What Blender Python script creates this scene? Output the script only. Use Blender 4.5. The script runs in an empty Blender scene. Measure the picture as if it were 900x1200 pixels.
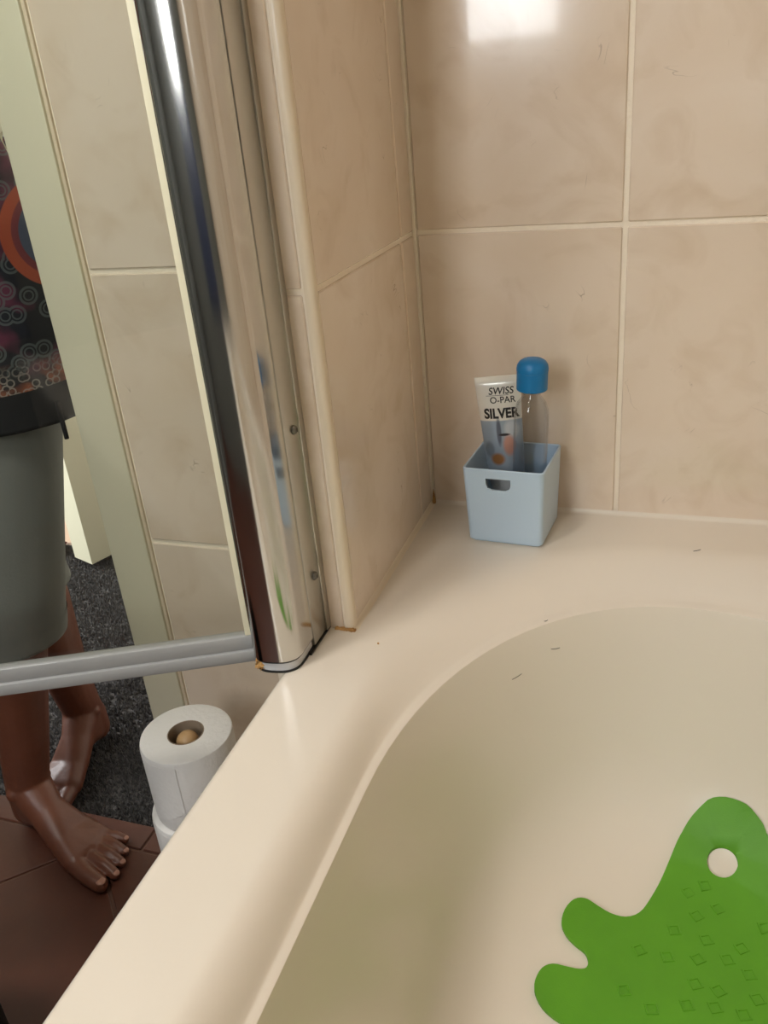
import bpy, bmesh, math, random
import numpy as np
from mathutils import Vector, Matrix
from mathutils.bvhtree import BVHTree

random.seed(7)
R = math.radians
sc = bpy.context.scene
C = sc.collection

# ------------------------------------------------------------------ camera
# metres; the camera is the origin, X runs along the tiled back wall, Y towards it, Z up
FLOOR = -1.02
CEIL = 1.38
RIM = -0.50
cam_data = bpy.data.cameras.new('camera')
cam = bpy.data.objects.new('camera', cam_data)
C.objects.link(cam)
cam_data.sensor_fit = 'VERTICAL'
cam_data.sensor_height = 36.0
cam_data.lens = 1007.83 / 1200 * 36.0
cam_data.clip_start = 0.02
pitch, roll, yaw = 0.451887, 0.0961338, -0.3641095
fw = Vector((math.sin(yaw) * math.cos(pitch), math.cos(yaw) * math.cos(pitch), -math.sin(pitch)))
r0 = Vector((math.cos(yaw), -math.sin(yaw), 0))
d0 = fw.cross(r0)
rr = math.cos(roll) * r0 + math.sin(roll) * d0
dd = -math.sin(roll) * r0 + math.cos(roll) * d0
m3 = Matrix((rr, -dd, -fw)).transposed()
cam.matrix_world = m3.to_4x4()
sc.camera = cam

# ------------------------------------------------------------------ world, light, exposure
sc.view_settings.view_transform = 'Standard'
sc.view_settings.look = 'None'
sc.view_settings.gamma = 1.0
sc.view_settings.use_curve_mapping = False
sc.view_settings.exposure = 0.0
world = bpy.data.worlds.new('world')
sc.world = world
world.use_nodes = True
world.node_tree.nodes['Background'].inputs[0].default_value = (0.75, 0.85, 1.0, 1)
world.node_tree.nodes['Background'].inputs[1].default_value = 0.6
WINDOW_GLOW = 17.0
FILL_GLOW = 56.0
HALL_GLOW = 85.0


def area_light(name, loc, direction, sx, sy, power, colour):
    d = bpy.data.lights.new(name, 'AREA')
    d.shape = 'RECTANGLE'
    d.size, d.size_y, d.energy, d.color = sx, sy, power, colour
    o = bpy.data.objects.new(name, d)
    C.objects.link(o)
    o.location = loc
    o.rotation_euler = Vector(direction).to_track_quat('-Z', 'Y').to_euler()
    return o


# daylight entering the hallway through a window far left, out of view
area_light('hall_daylight', (-2.75, 0.9, 0.1), (1, 0.12, -0.25), 0.9, 1.3, HALL_GLOW, (0.95, 0.97, 1.0))


# ------------------------------------------------------------------ helpers
def lin(c):
    return tuple((x / 12.92 if x <= 0.04045 else ((x + 0.055) / 1.055) ** 2.4) for x in c)


def rgb(r, g, b):
    return lin((r / 255, g / 255, b / 255)) + (1.0,)


def mat(name, col, rough=0.5, metal=0.0, coat=0.0, bump=None, mottle=None, spec=0.5, sheen=0.0, subsurf=0.0):
    """bump = (scale, strength); mottle = (scale, second colour, amount)"""
    m = bpy.data.materials.new(name)
    m.use_nodes = True
    nt = m.node_tree
    b = nt.nodes['Principled BSDF']
    b.inputs['Base Color'].default_value = col
    b.inputs['Roughness'].default_value = rough
    b.inputs['Metallic'].default_value = metal
    b.inputs['Coat Weight'].default_value = coat
    b.inputs['Coat Roughness'].default_value = 0.06
    b.inputs['Specular IOR Level'].default_value = spec
    b.inputs['Sheen Weight'].default_value = sheen
    if subsurf:
        b.inputs['Subsurface Weight'].default_value = subsurf
        b.inputs['Subsurface Radius'].default_value = (0.008, 0.004, 0.002)
        b.inputs['Subsurface Scale'].default_value = 1.0
    tc = nt.nodes.new('ShaderNodeTexCoord')
    if mottle:
        n = nt.nodes.new('ShaderNodeTexNoise')
        n.inputs['Scale'].default_value = mottle[0]
        n.inputs['Detail'].default_value = 6
        mx = nt.nodes.new('ShaderNodeMix')
        mx.data_type = 'RGBA'
        mx.inputs[6].default_value = col
        mx.inputs[7].default_value = mottle[1]
        mr = nt.nodes.new('ShaderNodeMapRange')
        mr.inputs[1].default_value = 0.35
        mr.inputs[2].default_value = 0.7
        mr.inputs[4].default_value = mottle[2]
        nt.links.new(tc.outputs['Object'], n.inputs['Vector'])
        nt.links.new(n.outputs['Fac'], mr.inputs[0])
        nt.links.new(mr.outputs[0], mx.inputs[0])
        nt.links.new(mx.outputs[2], b.inputs['Base Color'])
    if bump:
        n2 = nt.nodes.new('ShaderNodeTexNoise')
        n2.inputs['Scale'].default_value = bump[0]
        n2.inputs['Detail'].default_value = 5
        bp = nt.nodes.new('ShaderNodeBump')
        bp.inputs['Strength'].default_value = bump[1]
        bp.inputs['Distance'].default_value = 0.004
        nt.links.new(tc.outputs['Object'], n2.inputs['Vector'])
        nt.links.new(n2.outputs['Fac'], bp.inputs['Height'])
        nt.links.new(bp.outputs[0], b.inputs['Normal'])
    return m


def clear_mat(name, tint, ior=1.45, rough=0.0):
    m = bpy.data.materials.new(name)
    m.use_nodes = True
    nt = m.node_tree
    nt.nodes.clear()
    out = nt.nodes.new('ShaderNodeOutputMaterial')
    tr = nt.nodes.new('ShaderNodeBsdfTransparent')
    tr.inputs[0].default_value = tint
    gl = nt.nodes.new('ShaderNodeBsdfGlossy')
    gl.inputs['Roughness'].default_value = rough
    lw = nt.nodes.new('ShaderNodeLayerWeight')
    lw.inputs[0].default_value = 0.5
    pw = nt.nodes.new('ShaderNodeMath')
    pw.operation = 'POWER'
    pw.inputs[1].default_value = 4.0
    fr = nt.nodes.new('ShaderNodeMath')
    fr.operation = 'MULTIPLY_ADD'
    fr.inputs[1].default_value = 0.7
    fr.inputs[2].default_value = ((ior - 1) / (ior + 1)) ** 2
    nt.links.new(lw.outputs['Facing'], pw.inputs[0])
    nt.links.new(pw.outputs[0], fr.inputs[0])
    mx = nt.nodes.new('ShaderNodeMixShader')
    nt.links.new(fr.outputs[0], mx.inputs[0])
    nt.links.new(tr.outputs[0], mx.inputs[1])
    nt.links.new(gl.outputs[0], mx.inputs[2])
    nt.links.new(mx.outputs[0], out.inputs[0])
    return m


def glow_mat(name, col, strength):
    m = bpy.data.materials.new(name)
    m.use_nodes = True
    b = m.node_tree.nodes['Principled BSDF']
    b.inputs['Base Color'].default_value = (0.8, 0.8, 0.8, 1)
    b.inputs['Emission Color'].default_value = col
    b.inputs['Emission Strength'].default_value = strength
    return m


def tile_mat(name, base, dark, light, rough=0.16):
    """marbled ceramic: soft clouds, fine veins and short scratches, different on every tile"""
    m = bpy.data.materials.new(name)
    m.use_nodes = True
    nt = m.node_tree
    L = nt.links.new
    b = nt.nodes['Principled BSDF']
    b.inputs['Roughness'].default_value = rough
    b.inputs['Coat Weight'].default_value = 0.35
    b.inputs['Coat Roughness'].default_value = 0.05
    tc = nt.nodes.new('ShaderNodeTexCoord')
    oi = nt.nodes.new('ShaderNodeObjectInfo')
    va = nt.nodes.new('ShaderNodeVectorMath')
    va.operation = 'MULTIPLY_ADD'
    va.inputs[1].default_value = (1, 1, 1)
    sc_ = nt.nodes.new('ShaderNodeMath')
    sc_.operation = 'MULTIPLY'
    sc_.inputs[1].default_value = 37.0
    L(oi.outputs['Random'], sc_.inputs[0])
    L(tc.outputs['Object'], va.inputs[0])
    L(sc_.outputs[0], va.inputs[2])

    def noise(scale, detail, lo, hi, dist=0.0):
        n = nt.nodes.new('ShaderNodeTexNoise')
        n.inputs['Scale'].default_value = scale
        n.inputs['Detail'].default_value = detail
        n.inputs['Distortion'].default_value = dist
        L(va.outputs[0], n.inputs['Vector'])
        r = nt.nodes.new('ShaderNodeMapRange')
        r.inputs[1].default_value = lo
        r.inputs[2].default_value = hi
        L(n.outputs['Fac'], r.inputs[0])
        return r.outputs[0]

    def mix(fac, a, c):
        x = nt.nodes.new('ShaderNodeMix')
        x.data_type = 'RGBA'
        L(fac, x.inputs[0])
        for i, v in ((6, a), (7, c)):
            if isinstance(v, tuple):
                x.inputs[i].default_value = v
            else:
                L(v, x.inputs[i])
        return x.outputs[2]

    def mul(a, k):
        x = nt.nodes.new('ShaderNodeMath')
        x.operation = 'MULTIPLY'
        L(a, x.inputs[0])
        if isinstance(k, float):
            x.inputs[1].default_value = k
        else:
            L(k, x.inputs[1])
        return x.outputs[0]

    c1 = mix(noise(7, 5, 0.3, 0.7, 0.6), base, light)
    c2 = mix(mul(noise(13, 8, 0.5, 0.75, 1.2), 0.55), c1, dark)
    # veins: narrow band of a distorted noise, broken up by a second noise
    n = nt.nodes.new('ShaderNodeTexNoise')
    n.inputs['Scale'].default_value = 11
    n.inputs['Detail'].default_value = 3
    n.inputs['Distortion'].default_value = 2.0
    L(va.outputs[0], n.inputs['Vector'])
    s = nt.nodes.new('ShaderNodeMath')
    s.operation = 'SUBTRACT'
    s.inputs[1].default_value = 0.5
    L(n.outputs['Fac'], s.inputs[0])
    a = nt.nodes.new('ShaderNodeMath')
    a.operation = 'ABSOLUTE'
    L(s.outputs[0], a.inputs[0])
    vr = nt.nodes.new('ShaderNodeMapRange')
    vr.inputs[1].default_value = 0.0
    vr.inputs[2].default_value = 0.006
    vr.inputs[3].default_value = 1.0
    vr.inputs[4].default_value = 0.0
    L(a.outputs[0], vr.inputs[0])
    veins = mul(vr.outputs[0], noise(26, 2, 0.62, 0.72))
    c3 = mix(mul(veins, 0.6), c2, rgb(120, 96, 74))
    L(c3, b.inputs['Base Color'])
    bp = nt.nodes.new('ShaderNodeBump')
    bp.inputs['Strength'].default_value = 0.05
    bp.inputs['Distance'].default_value = 0.002
    L(noise(9, 2, 0.0, 1.0), bp.inputs['Height'])
    L(bp.outputs[0], b.inputs['Normal'])
    return m


M = {}
M['tile'] = tile_mat('cream_tile', rgb(222, 203, 180), rgb(205, 182, 154), rgb(229, 213, 194))
M['grout'] = mat('pale_grout', rgb(240, 227, 206), 0.8, bump=(300, 0.3))
M['wall_paint'] = mat('wall_paint', rgb(226, 220, 206), 0.7)
M['darkened_wall'] = mat('darkened_wall', rgb(112, 116, 114), 0.6)  # unseen walls made dark to cut bounce light and dim the chrome
M['ceiling'] = mat('ceiling_paint', rgb(240, 238, 232), 0.8)
M['frame_paint'] = mat('cream_gloss_paint', rgb(222, 216, 190), 0.35, bump=(40, 0.05))
M['caulk'] = mat('white_caulk', rgb(240, 236, 224), 0.4)
M['tile_trim'] = mat('cream_tile_trim', rgb(224, 208, 182), 0.3)
M['acrylic'] = mat('cream_acrylic', rgb(228, 217, 200), 0.24)
M['chrome'] = mat('polished_chrome', rgb(205, 203, 198), 0.13, 1.0)
M['chrome_flat'] = mat('brushed_chrome', rgb(190, 187, 178), 0.28, 1.0)
M['screw'] = mat('dull_steel', rgb(120, 118, 112), 0.35, 1.0)
M['black_rubber'] = mat('black_rubber', rgb(24, 23, 22), 0.6)
M['plug'] = mat('grey_plug', rgb(200, 200, 200), 0.4)
M['glass'] = clear_mat('screen_glass', (0.95, 0.962, 0.942, 1), 1.45)
M['seal'] = mat('cream_vinyl_seal', rgb(246, 238, 206), 0.4)
M['bottom_seal'] = mat('translucent_vinyl', rgb(160, 161, 160), 0.3, coat=0.3)
M['rust'] = mat('rusty_sealant', rgb(206, 160, 96), 0.7, bump=(400, 0.6), mottle=(150, rgb(160, 108, 50), 0.9))
M['grime'] = mat('dark_grime', rgb(70, 54, 36), 0.8)
M['green'] = mat('green_rubber', rgb(92, 158, 24), 0.55, bump=(700, 0.05), mottle=(14, rgb(78, 140, 18), 0.5))
M['box'] = mat('blue_grey_plastic', rgb(188, 208, 224), 0.38)
M['cap_blue'] = mat('blue_plastic', rgb(0, 112, 168), 0.4)
M['clear'] = clear_mat('clear_plastic', (0.93, 0.94, 0.95, 1), 1.35, 0.05)
M['print'] = mat('dark_print', rgb(30, 27, 25), 0.5)
M['tubecap'] = mat('white_cap', rgb(225, 225, 225), 0.35)
M['paper'] = mat('toilet_paper', rgb(238, 235, 230), 0.9, bump=(160, 0.25))
M['paper_edge'] = mat('toilet_paper_edge', rgb(236, 233, 228), 0.95, bump=(500, 0.3))
M['cardboard'] = mat('grey_cardboard', rgb(150, 132, 112), 0.9)
M['wood'] = mat('pale_wood', rgb(200, 164, 118), 0.45, mottle=(30, rgb(170, 128, 84), 0.8))
M['terracotta'] = mat('terracotta', rgb(92, 52, 38), 0.42, bump=(60, 0.12), mottle=(9, rgb(74, 42, 32), 0.8))
M['floor_grout'] = mat('brown_grout', rgb(104, 74, 62), 0.9)
M['carpet'] = mat('charcoal_carpet', rgb(62, 60, 60), 0.95, mottle=(170, rgb(98, 95, 94), 0.9))
M['door'] = mat('door_paint', rgb(206, 200, 176), 0.4)
M['black'] = mat('black_plastic', rgb(8, 8, 9), 0.6, spec=0.2)
M['skin'] = mat('brown_skin', rgb(114, 68, 50), 0.40, bump=(130, 0.12), mottle=(16, rgb(90, 52, 38), 0.6), subsurf=0.06)
M['nail'] = mat('toe_nail', rgb(164, 118, 100), 0.25)
M['trousers'] = mat('grey_cotton', rgb(110, 112, 108), 0.85, bump=(260, 0.12), sheen=0.15)
M['trim_black'] = mat('black_hem_cloth', rgb(13, 13, 17), 0.9)
M['hair'] = mat('dark_hair', rgb(50, 38, 32), 0.6, bump=(90, 0.5))
M['eye'] = mat('eye_white', rgb(230, 226, 220), 0.2)
M['pink_floor'] = mat('pale_boards', rgb(196, 168, 148), 0.5)
M['red'] = mat('dark_red_felt', rgb(96, 22, 26), 0.8)
M['lamp'] = glow_mat('opal_fill', (1.0, 0.965, 0.93, 1), FILL_GLOW)
M['light'] = glow_mat('frosted_daylight', (0.93, 0.965, 1.0, 1), WINDOW_GLOW)


def link(name, me, m, parent=None):
    o = bpy.data.objects.new(name, me)
    C.objects.link(o)
    if m is not None:
        me.materials.append(m)
    if parent is not None:
        o.parent = parent
    return o


def world_loc(o):
    v = Vector((0, 0, 0))
    while o is not None:
        v += o.location
        o = o.parent
    return v


def obj(name, bm, m, parent=None, smooth=None, origin=None):
    """bmesh in world coordinates -> one mesh object; children are stored relative to their parent"""
    base = world_loc(parent) if parent is not None else Vector((0, 0, 0))
    if origin is None:
        if len(bm.verts):
            lo = [min(v.co[i] for v in bm.verts) for i in range(3)]
            hi = [max(v.co[i] for v in bm.verts) for i in range(3)]
            origin = Vector(((lo[0] + hi[0]) / 2, (lo[1] + hi[1]) / 2, lo[2]))
        else:
            origin = base
    origin = Vector(origin)
    bmesh.ops.translate(bm, verts=bm.verts, vec=-origin)
    me = bpy.data.meshes.new(name)
    bm.to_mesh(me)
    bm.free()
    if smooth is not None:
        for p in me.polygons:
            p.use_smooth = True
        if smooth < 179:
            me.set_sharp_from_angle(angle=R(smooth))
    o = link(name, me, m, parent)
    o.location = origin - base
    return o


def empty(name, loc, label=None, cat=None, group=None):
    o = bpy.data.objects.new(name, None)
    o.empty_display_size = 0.05
    C.objects.link(o)
    o.location = loc
    tag(o, label, cat, group)
    return o


def tag(o, label=None, cat=None, group=None, kind=None):
    for k, v in (('label', label), ('category', cat), ('group', group), ('kind', kind)):
        if v:
            o[k] = v
    return o


def box_bm(x0, x1, y0, y1, z0, z1, bevel=0.0, seg=2, bm=None):
    b = bmesh.new()
    bmesh.ops.create_cube(b, size=1.0)
    for v in b.verts:
        v.co = Vector((x0 + (v.co.x + .5) * (x1 - x0), y0 + (v.co.y + .5) * (y1 - y0), z0 + (v.co.z + .5) * (z1 - z0)))
    if bevel:
        bmesh.ops.bevel(b, geom=list(b.edges), offset=bevel, segments=seg, profile=0.5, affect='EDGES')
    if bm is None:
        return b
    merge(bm, b)
    return bm


def merge(dst, src):
    mp = {}
    for v in src.verts:
        mp[v] = dst.verts.new(v.co)
    for f in src.faces:
        try:
            dst.faces.new([mp[v] for v in f.verts])
        except ValueError:
            pass
    src.free()


def loft(rings, cap0=True, cap1=True, closed=True, bm=None):
    b = bmesh.new() if bm is None else bm
    vs = [[b.verts.new(p) for p in r] for r in rings]
    n = len(vs[0])
    for i in range(len(vs) - 1):
        for j in range(n if closed else n - 1):
            k = (j + 1) % n
            b.faces.new((vs[i][j], vs[i][k], vs[i + 1][k], vs[i + 1][j]))
    if cap0:
        b.faces.new(vs[0][::-1])
    if cap1:
        b.faces.new(vs[-1])
    return b


def lathe(profile, centre, seg=40, bm=None, tilt=None):
    """profile = [(r, z)], r may be 0 at the ends"""
    b = bmesh.new() if bm is None else bm
    rows = []
    new = []
    for r, z in profile:
        if r < 1e-6:
            row = [b.verts.new((0, 0, z))]
        else:
            row = [b.verts.new((r * math.cos(2 * math.pi * i / seg), r * math.sin(2 * math.pi * i / seg), z)) for i in range(seg)]
        rows.append(row)
        new += row
    for a, c in zip(rows, rows[1:]):
        for i in range(seg):
            k = (i + 1) % seg
            if len(a) == 1 and len(c) == 1:
                continue
            if len(a) == 1:
                b.faces.new((a[0], c[k], c[i]))
            elif len(c) == 1:
                b.faces.new((a[i], a[k], c[0]))
            else:
                b.faces.new((a[i], a[k], c[k], c[i]))
    for v in new:
        co = v.co.copy()
        if tilt is not None:
            co = tilt @ co
        v.co = co + Vector(centre)
    return b


def prism(poly, z0, z1, bevel=0.0):
    b = bmesh.new()
    lo = [b.verts.new((x, y, z0)) for x, y in poly]
    hi = [b.verts.new((x, y, z1)) for x, y in poly]
    n = len(poly)
    b.faces.new(lo[::-1])
    top = b.faces.new(hi)
    for i in range(n):
        k = (i + 1) % n
        b.faces.new((lo[i], lo[k], hi[k], hi[i]))
    if bevel:
        bmesh.ops.bevel(b, geom=list(top.edges), offset=bevel, segments=2, profile=0.5, affect='EDGES')
    return b


def modified(o, *mods):
    """apply modifiers through the depsgraph; mods = (type, {settings})"""
    for t, s in mods:
        md = o.modifiers.new(t.lower(), t)
        for k, v in s.items():
            setattr(md, k, v)
    dg = bpy.context.evaluated_depsgraph_get()
    dg.update()
    me = bpy.data.meshes.new_from_object(o.evaluated_get(dg))
    o.modifiers.clear()
    old = o.data
    o.data = me
    bpy.data.meshes.remove(old)
    return o


# ------------------------------------------------------------------ the room shell
BACK_Y = 1.0
NIB_X = -0.310        # tiled side of the nib wall
NIB_Y = 0.692         # its end, where the shower screen is fixed
SIDE_Y = 0.815        # tiled wall beside the doorway
ROW0, PITCH = -0.150, 0.338
TH = 0.007            # tile thickness (grout bed lies behind)


def struct(name, bm, m, parent=None, smooth=None):
    o = obj(name, bm, m, parent, smooth)
    if parent is None:
        o['kind'] = 'structure'
    return o


def tiles(wall, axis, u_cuts, z_cuts, plane, sign, m, gap=0.0056):
    """separate bevelled tiles; axis 'x': tiles in an XZ wall at y=plane facing sign*Y, 'y': YZ wall at x=plane"""
    for u0, u1 in zip(u_cuts, u_cuts[1:]):
        for z0, z1 in zip(z_cuts, z_cuts[1:]):
            g = gap / 2
            a, c = (plane, plane - sign * (TH + 0.004))
            lo, hi = min(a, c), max(a, c)
            if axis == 'x':
                b = box_bm(u0 + g, u1 - g, lo, hi, z0 + g, z1 - g, 0.0012, 1)
            else:
                b = box_bm(lo, hi, u0 + g, u1 - g, z0 + g, z1 - g, 0.0012, 1)
            obj('tile', b, m, wall)


GB = 0.0022   # grout face lies this far behind the tile face
zc = [ROW0 + PITCH * k for k in range(-1, 5)]
zc_low = [FLOOR] + [ROW0 + PITCH * k for k in range(-2, 5)]

wb = struct('wall_back', box_bm(NIB_X - 0.06, 0.55, BACK_Y + GB, BACK_Y + 0.10, FLOOR, CEIL), M['grout'])
tiles(wb, 'x', [NIB_X + 0.001, -0.0715, 0.1755, 0.4225], [RIM - 0.02] + zc[1:], BACK_Y, -1, M['tile'])

# nib wall: a tiled boxing between the back wall and the shower screen
wn = struct('wall_nib', box_bm(-0.41, NIB_X - GB, NIB_Y + GB, BACK_Y + 0.0, FLOOR, CEIL), M['grout'])
tiles(wn, 'y', [NIB_Y + 0.0085, 0.9495, BACK_Y - 0.001], [RIM - 0.02] + zc[1:], NIB_X, 1, M['tile'])
tiles(wn, 'x', [-0.41, NIB_X - 0.0085], [RIM - 0.02] + zc[1:], NIB_Y, -1, M['tile'])
# rounded cream edge strip on the nib's outer corner
tb = bmesh.new()
prof = []
cx_, cy_, rr_ = NIB_X - 0.0048, NIB_Y + 0.0048, 0.0060
for k in range(9):
    a = -math.pi / 2 + k / 8 * math.pi / 2
    prof.append((cx_ + rr_ * math.cos(a), cy_ + rr_ * math.sin(a)))
prof = [(cx_ - 0.0030, cy_ - rr_)] + prof + [(cx_ + rr_, cy_ + 0.0035), (cx_ + 0.002, cy_ + 0.0035), (cx_ - 0.0030, cy_ - 0.002)]
loft([[(x, y, z) for x, y in prof] for z in (RIM + 0.002, CEIL - 0.01)], bm=tb)
struct('trim_1', tb, M['tile_trim'], smooth=40)

# wall beside the doorway, seen through the glass
ws = struct('wall_side', box_bm(-0.69, -0.41, SIDE_Y + GB, 0.905, FLOOR, CEIL), M['grout'])
tiles(ws, 'x', [-0.6335, -0.395], zc_low, SIDE_Y, -1, M['tile'])
wl2 = struct('wall_hall', box_bm(-0.69, 0.55, 0.905, 1.0 + 0.0, FLOOR, CEIL), M['wall_paint']) if False else None

# cream door frame round the opening (architrave, with its rounded bead, and the jamb)
DOOR_L, DOOR_R = -1.46, -0.696
df = empty('door_frame', (-0.66, SIDE_Y, FLOOR), None, None)
df.name = 'door_1'
df['kind'] = 'structure'
obj('architrave', box_bm(DOOR_R, -0.6375, SIDE_Y - 0.005, SIDE_Y + 0.01, FLOOR, CEIL - 0.25, 0.002), M['frame_paint'], df, 30)
obj('caulk_bead', box_bm(-0.6378, -0.6333, SIDE_Y - 0.0012, SIDE_Y + 0.004, FLOOR, CEIL - 0.25, 0.0006), M['tile_trim'], df, 30)
obj('jamb', box_bm(DOOR_R, DOOR_R + 0.02, SIDE_Y + 0.005, 0.915, FLOOR, CEIL - 0.25, 0.002), M['frame_paint'], df, 30)
obj('jamb', box_bm(DOOR_L - 0.02, DOOR_L, SIDE_Y + 0.005, 0.915, FLOOR, CEIL - 0.25, 0.002), M['frame_paint'], df, 30)
obj('architrave', box_bm(DOOR_L - 0.06, DOOR_L, SIDE_Y - 0.012, SIDE_Y + 0.01, FLOOR, CEIL - 0.25, 0.003), M['frame_paint'], df, 30)
obj('head_rail', box_bm(DOOR_L - 0.06, -0.6375, SIDE_Y - 0.012, 0.915, CEIL - 0.25, CEIL - 0.19, 0.003), M['frame_paint'], df, 30)
bm = box_bm(-1.80, DOOR_L - 0.02, SIDE_Y, 0.905, FLOOR, CEIL)
box_bm(DOOR_L - 0.06, -0.6, SIDE_Y, 0.905, CEIL - 0.19, CEIL, bm=bm)
struct('wall_door', bm, M['wall_paint'])

# bathroom walls behind and beside the camera, ceiling
WX0, WX1, WZ0, WZ1, NEAR_Y = -0.80, -0.435, 0.105, 1.02, -1.10
bm = box_bm(-1.80, WX0, NEAR_Y - 0.12, NEAR_Y, FLOOR, CEIL)
box_bm(WX1, 0.55, NEAR_Y - 0.12, NEAR_Y, FLOOR, CEIL, bm=bm)
box_bm(WX0, WX1, NEAR_Y - 0.12, NEAR_Y, FLOOR, WZ0, bm=bm)
box_bm(WX0, WX1, NEAR_Y - 0.12, NEAR_Y, WZ1, CEIL, bm=bm)
struct('wall_front', bm, M['darkened_wall'])
struct('wall_left', box_bm(-1.90, -1.80, NEAR_Y - 0.12, SIDE_Y + 0.09, FLOOR, CEIL), M['darkened_wall'])
struct('wall_right', box_bm(0.4225, 0.55, NEAR_Y - 0.12, BACK_Y + 0.002, FLOOR, CEIL), M['tile'])
struct('ceiling', box_bm(-3.0, 0.55, NEAR_Y - 0.12, 3.3, CEIL, CEIL + 0.1), M['ceiling'])
win = empty('window_1', ((WX0 + WX1) / 2, NEAR_Y - 0.06, WZ0))
win['kind'] = 'structure'
obj('frosted_pane', box_bm(WX0 + 0.02, WX1 - 0.02, NEAR_Y - 0.075, NEAR_Y - 0.07, WZ0 + 0.02, WZ1 - 0.02), M['light'], win)
for a in ((WX0, WX0 + 0.022, WZ0, WZ1), (WX1 - 0.022, WX1, WZ0, WZ1), (WX0, WX1, WZ0, WZ0 + 0.022), (WX0, WX1, WZ1 - 0.022, WZ1)):
    obj('frame_bar', box_bm(a[0], a[1], NEAR_Y - 0.09, NEAR_Y - 0.05, a[2], a[3], 0.003), M['caulk'], win, 30)

# unseen opal lamp, put in to light rim and ledge from above
LX, LY, LZ = -0.74, -0.02, 0.98
lp = empty('added_lamp', (LX, LY, LZ), 'unseen round opal lamp on a short rod, added for light from above', 'lamp')
obj('ceiling_rose', lathe([(0, CEIL), (0.05, CEIL), (0.05, CEIL - 0.015), (0, CEIL - 0.02)], (LX, LY, 0), 32), M['caulk'], lp, 40)
obj('rod', lathe([(0, LZ + 0.07), (0.007, LZ + 0.07), (0.007, CEIL - 0.015), (0, CEIL - 0.015)], (LX, LY, 0), 16), M['chrome'], lp, 40)
obj('lamp_plate', lathe([(0, 0.07), (0.165, 0.07), (0.165, 0.045), (0, 0.045)], (LX, LY, LZ), 40), M['caulk'], lp, 40)
obj('opal_bowl', lathe([(0, 0.0), (0.06, 0.003), (0.11, 0.012), (0.14, 0.028), (0.155, 0.045)], (LX, LY, LZ), 40), M['lamp'], lp, 60)

# floor: terracotta tiles laid diagonally, one straight border row along the threshold
TH_Y = 0.82
fl = struct('floor', box_bm(-1.80, 0.55, NEAR_Y - 0.12, TH_Y, FLOOR - 0.06, FLOOR - 0.003), M['floor_grout'])


def clip(poly, x0, x1, y0, y1):
    for ax, lim, sg in ((0, x0, 1), (0, x1, -1), (1, y0, 1), (1, y1, -1)):
        out = []
        for i in range(len(poly)):
            p, q = poly[i], poly[(i + 1) % len(poly)]
            dp, dq = sg * (p[ax] - lim), sg * (q[ax] - lim)
            if dp >= 0:
                out.append(p)
            if dp * dq < 0:
                t = dp / (dp - dq)
                out.append((p[0] + t * (q[0] - p[0]), p[1] + t * (q[1] - p[1])))
        poly = out
        if len(poly) < 3:
            return []
    return poly


S = 0.467
g = 0.0035
for i in range(-6, 5):
    for j in range(-8, 5):
        # s = X+Y in [..], d = X-Y
        s0, s1 = -0.06 + i * S + g, -0.06 + (i + 1) * S - g
        q0, q1 = -1.592 + j * S + g, -1.592 + (j + 1) * S - g
        pl = [((s + q) / 2, (s - q) / 2) for s, q in ((s0, q0), (s1, q0), (s1, q1), (s0, q1))]
        pl = clip(pl, -1.80, -0.33, NEAR_Y, 0.7695)
        if len(pl) < 3:
            continue
        ar = 0.5 * sum(pl[k][0] * pl[(k + 1) % len(pl)][1] - pl[(k + 1) % len(pl)][0] * pl[k][1] for k in range(len(pl)))
        if abs(ar) < 0.002:
            continue
        if ar < 0:
            pl = pl[::-1]
        obj('tile', prism(pl, FLOOR - 0.008, FLOOR, 0.0015), M['terracotta'], fl)
for k in range(4):
    x1 = -0.41 - k * 0.34
    obj('tile', box_bm(max(-1.8, x1 - 0.34) + 0.002, x1 - 0.002, 0.7735, TH_Y - 0.001, FLOOR - 0.008, FLOOR, 0.0015, 1), M['terracotta'], fl)

# hallway beyond the doorway
struct('wall_hall', box_bm(-3.0, 0.55, 3.0, 3.1, FLOOR, CEIL), M['wall_paint'])
struct('wall_hall_right', box_bm(-0.62, -0.52, 0.905, 3.0, FLOOR, CEIL), M['wall_paint'])
struct('wall_hall_left', box_bm(-3.1, -3.0, 0.905, 3.0, FLOOR, CEIL), M['wall_paint'])
struct('floor_hall', box_bm(-3.0, -0.62, 1.66, 3.0, FLOOR - 0.06, FLOOR - 0.002), M['pink_floor'])
struct('floor_landing', box_bm(-3.0, -0.62, TH_Y, 1.66, FLOOR - 0.06, FLOOR - 0.010), M['carpet'])
rng = np.random.default_rng(3)


def carpet_mesh():
    N = 52000
    xs = rng.uniform(-1.62, -0.70, N)
    ys = rng.uniform(TH_Y + 0.002, 1.655, N)
    ys = np.where(xs > DOOR_R - 0.01, np.maximum(ys, 0.92), ys)
    h = rng.uniform(0.006, 0.010, N)
    an = rng.uniform(0, 2 * np.pi, N)
    w = rng.uniform(0.0016, 0.0028, N)
    lx, ly = rng.normal(0, 0.0022, N), rng.normal(0, 0.0022, N)
    z0 = FLOOR - 0.0105
    v = np.zeros((N, 4, 3))
    for k in range(3):
        v[:, k, 0] = xs + w * np.cos(an + k * 2.094)
        v[:, k, 1] = ys + w * np.sin(an + k * 2.094)
        v[:, k, 2] = z0
    v[:, 3, 0] = xs + lx
    v[:, 3, 1] = ys + ly
    v[:, 3, 2] = z0 + h
    base = np.arange(N)[:, None] * 4
    f = np.concatenate([base + np.array([[0, 1, 3]]), base + np.array([[1, 2, 3]]), base + np.array([[2, 0, 3]])])
    me = bpy.data.meshes.new('carpet_pile')
    me.from_pydata(v.reshape(-1, 3).tolist(), [], f.tolist())
    return me


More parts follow.
